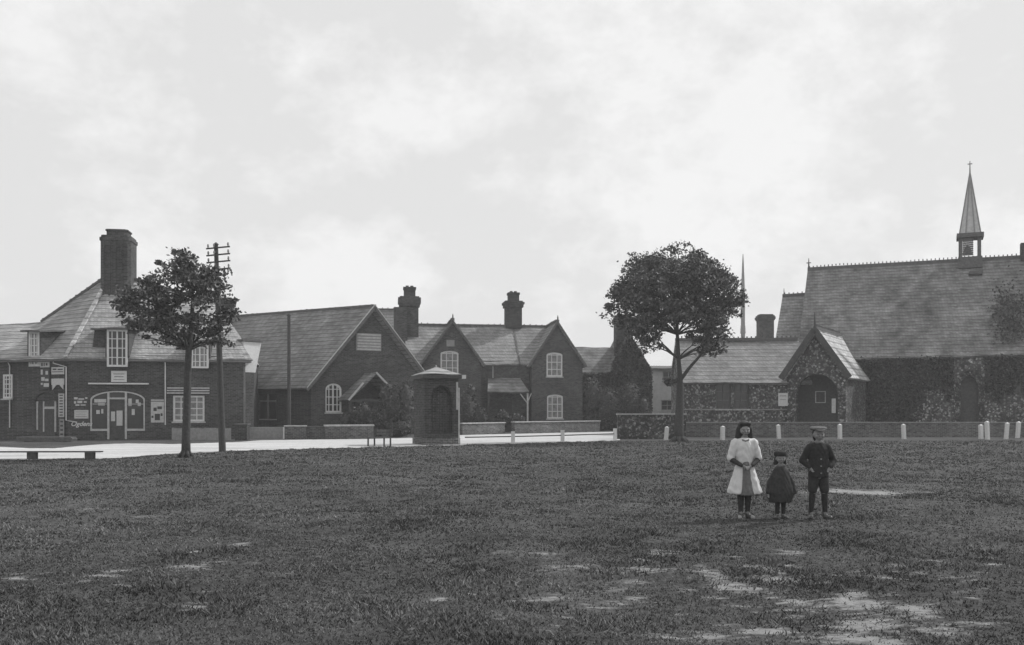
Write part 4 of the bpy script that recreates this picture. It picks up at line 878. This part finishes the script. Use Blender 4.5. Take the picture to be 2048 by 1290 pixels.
# ------------------------------------------------------------------ benches
x, y = G(122, 919); bx0 = (-30 - CX) / F * 29.6; bx1 = (199 - CX) / F * 29.6
be = empty('plank_bench', ((bx0 + bx1) / 2, 29.7), R(2.0), 'long low plank bench on two short legs beside the road', 'bench')
hw = (bx1 - bx0) / 2; ob('seat', box(BM(), -hw, hw, -.13, .13, .225, .265), m_wood, be)
for px in (62, 176): c = (px - CX) / F * 29.6 - (bx0 + bx1) / 2; ob('leg', box(BM(), c - .13, c + .13, -.1, .1, -.02, .223), m_dark, be)
x, y = G(758, 893)
b2 = empty('roadside_bench', (x, y), R(-38), 'small dark seat standing by the road left of the shelter', 'bench')
bm = BM()
for k in range(3): box(bm, -.55, .55, -.2 + .13 * k, -.09 + .13 * k, .36, .39)
ob('seat', bm, m_wood, b2)
bm = BM()
for k in range(2): box(bm, -.55, .55, .22, .25, .48 + .13 * k, .58 + .13 * k)
ob('backrest', bm, m_wood, b2)
for sx_ in (-.5, .46): ob('leg', box(BM(), sx_, sx_ + .05, -.2, -.15, 0, .358), m_dark, b2); ob('leg', box(BM(), sx_, sx_ + .05, .17, .218, 0, .72), m_dark, b2)

# ------------------------------------------------------------------ poles
x, y = G(445, 903); tp = EYE + (HZ - 489) * y / F; lean = ((432 - 445) / F * y)
po2 = empty('telegraph_pole', (x, y), 0, 'tall telegraph pole with four short crossarms beside the tree', 'telegraph pole')
tube_b = BM(); tube(tube_b, [(0, 0, -.1), (lean * .5, 0, tp * .5), (lean, 0, tp)], [.13, .105, .075], 12); ob('pole', tube_b, m_pole, po2)
ob('cap', tube(BM(), [(lean, 0, tp + .002), (lean, 0, tp + .08)], [.11, .02], 10), m_iron, po2)
for k, py in enumerate((496, 510, 524, 539)):
    z = EYE + (HZ - py) * y / F; a = lean * z / tp; xa0, xa1 = a - .33, a + .52
    arm = ob('crossarm', bar(BM(), (xa0, -.13, z - .05), (xa1, -.13 + .1, z + .05), .05, .05), m_pole, po2)
    for t in (.08, .92) + ((.33,) if k < 2 else ()):
        px_ = xa0 + (xa1 - xa0) * t; zz2 = z - .05 + .1 * t
        ob('insulator', tube(BM(), [(px_, -.13 + .1 * t, zz2 + .03), (px_, -.13 + .1 * t, zz2 + .09), (px_, -.13 + .1 * t, zz2 + .16)], [.02, .04, .025], 8), m_grey, arm)
y = 51.5; x = (578 - CX) / F * y; tp = EYE + (HZ - 632) * y / F
p3 = empty('plain_pole', (x, y), 0, 'slender bare pole rising in front of the hall roof', 'pole')
ob('pole', tube(BM(), [(0, 0, -.1), (.0, 0, tp - .5), (0, 0, tp)], [.11, .09, .085], 10), m_pole, p3); ob('cap', tube(BM(), [(0, 0, tp), (0, 0, tp + .1)], [.13, .09], 10), m_iron, p3)
y = 98; x = (1486 - CX) / F * y; tp = EYE + (HZ - 508) * y / F
p4 = empty('flagpole', (x, y), 0, 'thin bare flagpole beyond the church wing beside the tree crown', 'flagpole')
ob('pole', tube(BM(), [(0, 0, 0), (0, 0, 9), (0, 0, tp - 3.5), (0, 0, tp - 1), (0, 0, tp)], [.25, .22, .19, .09, .03], 10), m_grey, p4)
ob('truck', tube(BM(), [(0, 0, tp - 8.2), (0, 0, tp - 7.4)], [.28, .24], 10), m_grey, p4)

# ------------------------------------------------------------------ trees and shrubs
sc1 = 30.85 / F
def t1(px, py, r, y=None):
    px, py = 349 + (px - 349) * .90, 617 + (py - 617) * .86
    return ((px - 372) * sc1, random.uniform(-1.1, 1.1) if y is None else y, EYE + (HZ - py) * sc1, r * 1.12 * sc1)
tips = [t1(*a) for a in ((255, 612, 20), (275, 590, 22), (262, 640, 18), (290, 622, 24), (300, 575, 24), (283, 655, 20), (312, 600, 24), (305, 640, 24), (325, 560, 24), (318, 668, 22), (330, 625, 24), (345, 535, 24), (350, 580, 20), (345, 655, 24),
        (362, 518, 20), (375, 548, 24), (388, 528, 22), (402, 515, 22), (412, 545, 26), (430, 540, 22), (398, 575, 16), (430, 572, 24), (447, 560, 18), (442, 595, 22), (452, 615, 16), (425, 612, 16), (372, 675, 22), (350, 690, 16), (395, 650, 22), (412, 672, 22), (430, 660, 22), (447, 640, 20),
        (405, 638, 18), (366, 602, 14), (335, 693, 14), (425, 690, 14), (447, 690, 10), (245, 600, 10), (290, 685, 9), (240, 622, 9), (385, 500, 10), (335, 520, 10), (460, 590, 10), (330, 595, 18), (365, 640, 18))]
tree(372, 915, tips, [(0, 0, -.05), (.0, 0, .6), (.03, 0, 1.6), (.05, 0, 2.6), (.09, 0, 3.5), (.18, 0, 4.3), (.22, 0, 5.1), (.2, 0, 5.9)], [.155, .135, .12, .115, .10, .08, .055, .03], 900, .12, 'young loose-crowned tree beside the telegraph pole', .62)
sc2 = 46.2 / F; tips = []
random.seed(11)
while len(tips) < 138:
    a, b = random.uniform(-1, 1), random.uniform(-1, 1)
    if a * a + b * b > 1: continue
    px_, py_ = 1350 + 112 * a, 600 - 90 * b
    if py_ > 648 and abs(px_ - 1352) < 48: continue
    y_ = random.uniform(-1, 1) * math.sqrt(max(.05, 1 - a * a - b * b)) * 2.8
    tips.append(((px_ - 1358) * sc2, y_, EYE + (HZ - py_) * sc2, random.uniform(17, 27) * sc2))
for px_, py_, r in ((1223, 607, 9), (1238, 590, 16), (1240, 625, 12), (1468, 590, 16), (1455, 560, 16), (1470, 625, 14), (1452, 650, 14), (1300, 520, 16), (1250, 545, 14), (1345, 500, 18), (1385, 505, 16), (1425, 530, 16), (1290, 680, 20), (1310, 695, 12), (1275, 660, 20), (1410, 690, 20), (1425, 670, 20), (1440, 690, 10), (1400, 706, 12), (1480, 583, 9), (1443, 705, 9), (1268, 690, 9), (1285, 700, 18), (1262, 672, 18), (1305, 670, 16), (1400, 680, 20), (1425, 698, 18), (1445, 672, 18), (1385, 668, 14), (1225, 615, 14), (1215, 606, 8), (1475, 605, 16)):
    tips.append(((px_ - 1358) * sc2, random.uniform(-1, 1), EYE + (HZ - py_) * sc2, r * sc2))
tr = tree(1358, 883, tips, [(0, 0, -.05), (.0, 0, .6), (.03, 0, 1.6), (.06, 0, 2.6), (.05, 0, 3.1), (-.02, 0, 4.0), (-.08, 0, 5.2), (-.1, 0, 6.6), (-.05, 0, 8.0)], [.27, .22, .2, .16, .125, .095, .08, .06, .03], 370, .15, 'large round-crowned tree in front of the churchyard wall', .7)
bm = BM(); limb(bm, (.06, 0, 3.0), ((1410 - 1358) * sc2, .2, EYE + (HZ - 700) * sc2), .10, .05, .0); limb(bm, (-.05, 0, 3.0), (-.55, -.1, 2.75), .12, .08, .1); tube(bm, [(-.5, -.1, 2.72), (-.62, -.1, 2.9), (-.55, -.1, 3.05)], [.1, .16, .08], 8); ob('limb', bm, m_bark, tr, True)
leaves('burr_shoots', cluster((-.5, -.1, 2.9), .22, 160), .14, m_leaf, tr)
def shrub(name, px, base, blobs, label, lsize=.16, dens=240, cat='shrub', m=None, d=None, group=None):
    if d is None: x, y = G(px, base)
    else: y = d; x = (px - CX) / F * d
    r_ = empty(name, (x, y), 0, label, cat, group); s = y / F; L = []; core = BM()
    for (bx_, by_, rx, rz_) in blobs:
        c = Vector(((bx_ - px) * s, random.uniform(-.3, .3), max(.1, EYE + (HZ - by_) * s))); rr_ = Vector((rx * s, max(rx, rz_) * s * .6, rz_ * s))
        k = int(dens * (rr_.x * rr_.z) * 4) + 30; dd = rng.normal(size=(k, 3)); dd /= np.linalg.norm(dd, axis=1)[:, None]; dd *= rng.uniform(.75, 1.1, k)[:, None]
        q = dd * np.array(rr_) + np.array(c); L.append(q[q[:, 2] > .02])
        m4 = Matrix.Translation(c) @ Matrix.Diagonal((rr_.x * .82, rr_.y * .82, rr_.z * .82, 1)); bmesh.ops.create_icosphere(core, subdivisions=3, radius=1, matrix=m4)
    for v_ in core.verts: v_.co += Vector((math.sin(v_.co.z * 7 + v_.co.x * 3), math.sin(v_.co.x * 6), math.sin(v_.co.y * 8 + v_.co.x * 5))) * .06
    leaves('foliage', np.concatenate(L), lsize, m or m_leafd, r_); ob('bush_core', core, m_bark, r_, True); return r_  # lumpy dark core added inside the leaves to block the view through
random.seed(5)
shrub('garden_bush', 785, 873, [(762, 838, 22, 34), (790, 815, 22, 45), (775, 795, 18, 32), (806, 835, 18, 36), (812, 800, 14, 40), (748, 858, 16, 18), (795, 858, 30, 20)], 'tall dark bush filling the gap between hall and shelter', d=53.5)
shrub('garden_bush', 950, 868, [(935, 820, 16, 40), (955, 835, 20, 26), (942, 788, 10, 20)], 'dark bush climbing the cottage wall right of the shelter', d=63.5)
shrub('garden_bush', 1180, 865, [(1185, 800, 22, 44), (1215, 815, 24, 40), (1190, 842, 26, 24), (1235, 835, 22, 28), (1262, 805, 20, 42), (1285, 825, 15, 34), (1270, 845, 26, 20)], 'broad dark bushes massed below the ivy-covered house', d=68)
shrub('garden_bush', 1030, 868, [(1006, 838, 14, 18), (1035, 842, 16, 16)], 'low bush under the cottage porch', d=63)
shrub('garden_bush', 700, 870, [(712, 838, 16, 22), (690, 843, 12, 16), (730, 832, 14, 26)], 'low bush beside the hall porch', d=54.5)
# hedge far off behind the buildings
L = np.stack([rng.uniform(-75, 75, 30000), 104 + rng.normal(0, .6, 30000), rng.uniform(0, 2.6, 30000)], -1)
tag(leaves('hedge', L, .3, m_leafd), 'long far hedge seen through gaps behind the buildings', 'hedge', None, 'stuff')

# ------------------------------------------------------------------ the three children
def blob(name, caps, vox, m, parent, lofts=(), it=3):
    bm = BM()
    for c in caps:
        p, q, r0, r1 = Vector(c[0]), Vector(c[1]), c[2], c[3]; fl_ = c[4] if len(c) > 4 else 1
        t = q - p; L = max(t.length, 1e-4); t = t / L; a = t.cross(Vector((.1, 1, .05))).normalized()
        if abs(t.y) > .9: a = Vector((1, 0, 0))
        b = t.cross(a).normalized(); a = b.cross(t); rings = []; n = 12
        st = [(-r0 * math.cos(x), r0 * math.sin(x)) for x in (.25, .7, 1.15)] + [(0, r0), (L * .5, (r0 + r1) / 2), (L, r1)] + [(L + r1 * math.cos(x), r1 * math.sin(x)) for x in (1.15, .7, .25)]
        for s_, r in st:
            rings.append([bm.verts.new(p + t * s_ + a * math.cos(k * 2 * math.pi / n) * r + b * math.sin(k * 2 * math.pi / n) * r) for k in range(n)])
        for i in range(len(rings) - 1):
            for k in range(n): bm.faces.new((rings[i][k], rings[i][(k + 1) % n], rings[i + 1][(k + 1) % n], rings[i + 1][k]))
        bm.faces.new(rings[0][::-1]); bm.faces.new(rings[-1])
        if fl_ != 1:
            cy = (p.y + q.y) / 2
            for rg in rings:
                for v_ in rg: v_.co.y = cy + (v_.co.y - cy) * fl_
    for L_ in lofts:                                # rings (cx, cy, z, rx, ry, fold)
        n = 32; rings = []
        for cx_, cy_, z, rx, ry, fo in L_: rings.append([bm.verts.new((cx_ + rx * math.cos(k * 2 * math.pi / n) * (1 + fo * math.sin(k * 2 * math.pi / n * 9 + z * 5)), cy_ + ry * math.sin(k * 2 * math.pi / n) * (1 + fo * math.sin(k * 2 * math.pi / n * 9 + z * 5)), z)) for k in range(n)])
        for i in range(len(rings) - 1):
            for k in range(n): bm.faces.new((rings[i][k], rings[i][(k + 1) % n], rings[i + 1][(k + 1) % n], rings[i + 1][k]))
        bm.faces.new(rings[0][::-1]); bm.faces.new(rings[-1])
    bmesh.ops.recalc_face_normals(bm, faces=bm.faces)
    me = bpy.data.meshes.new(name); bm.to_mesh(me); bm.free(); o = bpy.data.objects.new(name, me); COL.objects.link(o)
    r_ = o.modifiers.new('r', 'REMESH'); r_.mode = 'VOXEL'; r_.voxel_size = vox
    s_ = o.modifiers.new('s', 'SMOOTH'); s_.iterations = it; s_.factor = .5
    bpy.context.view_layer.update(); new = bpy.data.meshes.new_from_object(o.evaluated_get(bpy.context.evaluated_depsgraph_get()))
    bpy.data.objects.remove(o); new.name = name
    if name in ('blouse', 'skirt', 'coat', 'jacket', 'shaded_front'):           # folds in the cloth
        new.update(); k_ = .0045 if name in ('skirt', 'blouse') else .0035
        co = [v_.co + v_.normal * k_ * (math.sin(v_.co.z * 38 + 5 * math.sin(v_.co.x * 21 + v_.co.y * 9)) * math.sin(v_.co.x * 33 + v_.co.z * 17 + 2) + .3 * math.sin(v_.co.x * 52 + v_.co.z * 12)) for v_ in new.vertices]
        for v_, c_ in zip(new.vertices, co): v_.co = c_
    return link(name, new, m, parent, True)
def hand(caps, w, dirv, side, s=1.0, curl=.5):      # palm, four fingers, thumb: w wrist, dirv pointing to the fingers
    w, d = Vector(w), Vector(dirv).normalized(); up = Vector((0, -1, 0)); a = d.cross(up).normalized(); n = a.cross(d).normalized()
    pe = w + d * .055 * s; caps.append((w, pe, .017 * s, .022 * s))
    for k, (o_, l_) in enumerate(((-.021, .045), (-.007, .052), (.007, .049), (.021, .038))):
        b0 = pe + a * o_ * s; b1 = b0 + (d + n * curl * .4).normalized() * l_ * .55 * s; b2 = b1 + (d * .6 - n * curl * -1).normalized() * l_ * .5 * s
        caps.append((b0, b1, .008 * s, .007 * s)); caps.append((b1, b2, .007 * s, .006 * s))
    t0 = w + d * .02 * s + a * side * .018 * s; caps.append((t0, t0 + (d * .6 + a * side * .8).normalized() * .035 * s, .009 * s, .008 * s))
def head(caps, c, s):                                # c = centre of the head, s = head height; faces -y
    c = Vector(c)
    caps += [(c + Vector((0, .012, .10)) * s, c + Vector((0, .02, .02)) * s, .36 * s, .37 * s), (c + Vector((0, -.06, -.12)) * s, c + Vector((0, -.10, -.30)) * s, .30 * s, .16 * s),
             (c + Vector((0, -.36, -.0)) * s, c + Vector((0, -.43, -.12)) * s, .035 * s, .06 * s), (c + Vector((-.1, -.28, -.24)) * s, c + Vector((.1, -.28, -.24)) * s, .05 * s, .05 * s)]
    for sx_ in (-1, 1): caps += [(c + Vector((sx_ * .37, .02, .03)) * s, c + Vector((sx_ * .39, .04, -.1)) * s, .06 * s, .04 * s), (c + Vector((sx_ * .06, -.31, .09)) * s, c + Vector((sx_ * .22, -.27, .09)) * s, .06 * s, .05 * s), (c + Vector((sx_ * .18, -.24, -.1)) * s, c + Vector((sx_ * .2, -.2, -.14)) * s, .12 * s, .1 * s)]
def face(root, c, s):
    c = Vector(c)
    for sx_ in (-1, 1): bmm = BM(); bmesh.ops.create_uvsphere(bmm, u_segments=10, v_segments=6, radius=.032 * s, matrix=Matrix.Translation(c + Vector((sx_ * .15, -.335, .02)) * s) @ Matrix.Diagonal((1.3, .5, .8, 1))); ob('eye', bmm, m_ink, root, True)
    ob('mouth', tube(BM(), [c + Vector((-.09, -.335, -.25)) * s, c + Vector((0, -.352, -.26)) * s, c + Vector((.09, -.335, -.25)) * s], .013 * s, 6), m_cloth_d, root)
def boots(root, feet, s, toe=None):
    for i, (fx, fy, yaw) in enumerate(feet):
        dx, dy = math.sin(yaw), -math.cos(yaw)
        b_ = blob('boot', [((fx, fy + .02, .035 * s), (fx + dx * .12 * s, fy + dy * .12 * s, .028 * s), .036 * s, .032 * s), ((fx, fy + .015, .03 * s), (fx, fy + .01, .17 * s), .036 * s, .042 * s)], .008, m_boot, root)
        ob('sole', box(BM(), fx - .03 + dx * .05, fx + .03 + dx * .05, fy - .15 * s, fy + .055, .0, .012), m_ink, b_)
        if toe: blob('toe_cap', [((fx + dx * .12 * s, fy + dy * .125 * s, .03 * s), (fx + dx * .135 * s, fy + dy * .14 * s, .027 * s), .033 * s, .03 * s)], .008, toe, b_)

# the girl
X, Y = (1489 - CX) / F * 13.75, 13.75; gz0 = float(lumps(np.array([X]), np.array([Y]))[0])
g = empty('person', (X, Y, gz0), 0, 'girl in white blouse and flared pale skirt with dark stockings', 'person')
HC = (0, -.01, 1.275); hs_ = .21; caps = []
head(caps, HC, hs_); caps += [((0, .01, 1.1), (0, 0, 1.2), .052, .047), ((0, 0, .8), (0, 0, 1.06), .10, .10, .75), ((-.09, 0, 1.09), (.09, 0, 1.09), .045, .045), ((0, 0, .72), (0, 0, .75), .11, .1, .8)]
for s_ in (-1, 1):
    caps += [((s_ * .125, 0, 1.09), (s_ * .185, .0, .86), .038, .032), ((s_ * .185, 0, .85), (s_ * .05, -.15, .765), .03, .02), ((s_ * .055, 0, .72), (s_ * .05, 0, .4), .065, .045), ((s_ * .05, 0, .4), (s_ * .05, .01, .08), .042, .03)]
    hand(caps, (s_ * .05, -.15, .765), (-s_ * .8, -.25, -.5), -s_, .85)
blob('body', caps, .0065, m_skin, g); face(g, HC, hs_)
blob('hair', [((0, .025, 1.325), (0, .035, 1.25), .098, .092), ((-.075, .02, 1.29), (-.092, .03, 1.17), .044, .04), ((.075, .02, 1.29), (.092, .03, 1.17), .044, .04), ((0, .06, 1.26), (0, .07, 1.12), .09, .065), ((-.05, -.045, 1.365), (.05, -.045, 1.365), .035, .035)], .01, m_hair, g)
cp = [((-.115, 0, 1.105), (.115, 0, 1.105), .052, .052)]
for s_ in (-1, 1): cp += [((s_ * .135, 0, 1.095), (s_ * .205, 0, .87), .062, .056)]
blob('blouse', cp, .01, m_cloth_w, g, lofts=[[(0, 0, .80, .125, .1, .03), (0, 0, .9, .135, .105, .03), (0, 0, 1.03, .142, .105, .02), (0, 0, 1.12, .12, .085, 0), (0, 0, 1.165, .06, .055, 0)]])
for s_ in (-1, 1): blob('cuff', [((s_ * .2, -.005, .86), (s_ * .075, -.14, .775), .042, .03)], .009, m_cloth_d, g)
blob('collar', [((-.06, .0, 1.15), (-.035, -.06, 1.128), .02, .02), ((-.035, -.06, 1.128), (0, -.075, 1.118), .02, .018), ((0, -.075, 1.118), (.035, -.06, 1.128), .018, .02), ((.035, -.06, 1.128), (.06, .0, 1.15), .02, .02)], .006, m_cloth_g, g, it=2)
blob('skirt', [], .008, m_cloth_w, g, lofts=[[(0, 0, .36, .245, .17, .05), (-.0, 0, .38, .25, .172, .05), (0, 0, .55, .2, .15, .05), (0, 0, .7, .15, .125, .03), (0, 0, .82, .115, .095, .01)]])
blob('shaded_front', [], .01, m_cloth_g, g, lofts=[[(0, -.085, .345, .13, .11, .05), (0, -.07, .5, .1, .1, .05), (0, -.06, .7, .07, .085, .03), (0, -.04, .83, .06, .065, .0)]])  # shadowed inner front of the skirt, its shade put into a grey panel
for s_ in (-1, 1): blob('stocking', [((s_ * .055, 0, .5), (s_ * .052, .01, .3), .052, .05), ((s_ * .052, .01, .3), (s_ * .05, .012, .1), .05, .034)], .009, m_cloth_d, g)
boots(g, [(-.052, .01, -.35), (.052, .01, .35)], .95, m_lace)
# the small child
X, Y = (1561 - CX) / F * 13.7, 13.7; gz0 = float(lumps(np.array([X]), np.array([Y]))[0])
k = empty('person', (X, Y, gz0), 0, 'small child in dark bell-shaped coat and round hat', 'person')
HC = (0, -.01, .865); hs_ = .172; caps = []; head(caps, HC, hs_)
caps += [((0, 0, .70), (0, 0, .80), .042, .04), ((0, 0, .5), (0, 0, .66), .085, .075, .8), ((0, 0, .42), (0, 0, .5), .085, .085, .85)]
for s_ in (-1, 1):
    caps += [((s_ * .09, 0, .66), (s_ * .155, -.01, .5), .03, .026), ((s_ * .155, -.01, .5), (s_ * .185, -.05, .365), .025, .018), ((s_ * .04, 0, .42), (s_ * .042, 0, .25), .05, .036), ((s_ * .042, 0, .25), (s_ * .045, .008, .06), .033, .024)]
    hand(caps, (s_ * .185, -.05, .365), (s_ * .1, -.1, -1), -s_, .6)
blob('body', caps, .006, m_skin, k); face(k, HC, hs_)
blob('hair', [((0, .03, .90), (0, .035, .83), .072, .068), ((-.06, .02, .86), (-.068, .03, .79), .028, .024), ((.06, .02, .86), (.068, .03, .79), .028, .024)], .009, m_hair, k)
blob('hat', [], .008, m_cloth_b, k, lofts=[[(0, .01, .90, .084, .09, 0), (0, .01, .92, .09, .094, 0), (0, .01, .955, .092, .09, .0), (0, .01, .975, .07, .07, 0)]])
cp = []
for s_ in (-1, 1): cp += [((s_ * .06, 0, .70), (s_ * .155, -.01, .52), .04, .045), ((s_ * .16, -.01, .51), (s_ * .19, -.045, .385), .042, .035)]
blob('coat', cp, .01, m_cloth_d, k, lofts=[[(0, 0, .235, .15, .13, .04), (0, 0, .26, .165, .14, .04), (0, 0, .38, .2, .145, .03), (0, 0, .52, .16, .12, .02), (0, 0, .66, .105, .09, 0), (0, 0, .775, .052, .05, 0)]])
blob('scarf', [((-.035, -.03, .765), (.035, -.03, .765), .03, .03)], .008, m_cloth_g, k)
for s_ in (-1, 1): blob('stocking', [((s_ * .042, 0, .3), (s_ * .045, .008, .08), .04, .029)], .008, m_cloth_b, k)
boots(k, [(-.045, .01, -.3), (.045, .01, .3)], .75)
# the boy
X, Y = (1637 - CX) / F * 13.55, 13.55; gz0 = float(lumps(np.array([X]), np.array([Y]))[0])
b = empty('person', (X, Y, gz0), 0, 'boy in light flat cap and dark jacket with elbows out', 'person')
HC = (0.0, -.01, 1.2); hs_ = .205; caps = []; head(caps, HC, hs_)
caps += [((0, 0, 1.03), (0, 0, 1.13), .05, .045), ((0, 0, .75), (0, 0, .98), .1, .1, .75), ((-.1, 0, 1.02), (.1, 0, 1.02), .045, .045), ((0, 0, .66), (0, 0, .72), .11, .105, .8)]
for s_ in (-1, 1):
    caps += [((s_ * .13, 0, 1.0), (s_ * .215, .04, .83), .036, .03), ((s_ * .215, .04, .83), (s_ * .135, -.06, .735), .028, .02), ((s_ * .06, 0, .68), (s_ * .085, 0, .37), .065, .043), ((s_ * .085, 0, .37), (s_ * .1, .015, .07), .04, .028)]
    hand(caps, (s_ * .135, -.06, .735), (-s_ * .5, -.2, -.8), -s_, .75)
blob('body', caps, .0065, m_skin, b); face(b, HC, hs_)
blob('hair', [((0, .03, 1.23), (0, .035, 1.17), .082, .075)], .009, m_hair, b)
cpp = blob('flat_cap', [], .008, m_cap, b, lofts=[[(0, .01, 1.268, .098, .105, 0), (0, .01, 1.282, .122, .125, 0), (0, .01, 1.302, .118, .122, .0), (0, .015, 1.318, .085, .09, 0)]])
ob('peak', slab(BM(), [(-.07, -.09, 1.28), (.07, -.09, 1.28), (.05, -.15, 1.268), (-.05, -.15, 1.268)], .01), m_cap, cpp)
cp = [((-.11, 0, 1.03), (.11, 0, 1.03), .055, .055)]
for s_ in (-1, 1): cp += [((s_ * .125, 0, 1.02), (s_ * .22, .04, .83), .056, .05), ((s_ * .22, .04, .83), (s_ * .148, -.05, .752), .046, .036)]
jk = blob('jacket', cp, .01, m_cloth_b, b, lofts=[[(0, 0, .60, .145, .115, .01), (0, 0, .7, .14, .11, .01), (0, 0, .85, .135, .105, 0), (0, 0, 1.0, .142, .095, 0), (0, 0, 1.095, .07, .06, 0)]])
for z in (.66, .76, .86): ob('button', tube(BM(), [(0, -.112, z), (0, -.125, z)], .011, 8), m_grey, jk)
blob('collar', [((-.035, -.04, 1.09), (.035, -.04, 1.09), .026, .026)], .008, m_cloth_g, b)
blob('knickerbockers', [((-.06, 0, .64), (-.085, 0, .42), .082, .068), ((.06, 0, .64), (.085, 0, .42), .082, .068)], .01, m_cloth_d, b)
for s_ in (-1, 1): blob('stocking', [((s_ * .085, 0, .42), (s_ * .09, .01, .28), .046, .047), ((s_ * .09, .01, .28), (s_ * .1, .015, .1), .047, .032)], .009, m_cloth_b, b)
boots(b, [(-.1, .015, -.3), (.1, .015, .4)], .95)

# ------------------------------------------------------------------ a thin haze, added to lift the dark tones
bm = box(BM(), -420, 420, -110, 520, -1.2, 22)
hm = bpy.data.materials.new('haze'); hm.use_nodes = True; hm.node_tree.nodes.clear()
vo = N(hm.node_tree, 'ShaderNodeVolumePrincipled'); vo.inputs['Color'].default_value = (.95, .95, .95, 1); vo.inputs['Density'].default_value = .0011; vo.inputs['Anisotropy'].default_value = .1
ho = N(hm.node_tree, 'ShaderNodeOutputMaterial'); hm.node_tree.links.new(vo.outputs[0], ho.inputs['Volume'])
tag(ob('haze', bm, hm), 'thin pale haze added over the green and the buildings to lift the darks', 'haze', None, 'stuff')

# roofs settle a little with age
for o in [o for o in bpy.data.objects if o.type == 'MESH' and o.data and ('roof' in o.name or 'ridge' in o.name) and 'vent' not in o.name]:
    bm = bmesh.new(); bm.from_mesh(o.data)
    if 'ridge' not in o.name: bmesh.ops.subdivide_edges(bm, edges=[e for e in bm.edges if e.calc_length() > 1.0], cuts=8, use_grid_fill=True)
    for v_ in bm.verts:
        x, y = v_.co.x, v_.co.y; v_.co.z += .022 * math.sin(x * .9 + y * .4) + .015 * math.sin(x * 2.3 - y * 1.7 + 1) + .01 * math.sin(x * 4.1 + y * 3.3)
    bm.to_mesh(o.data); bm.free()
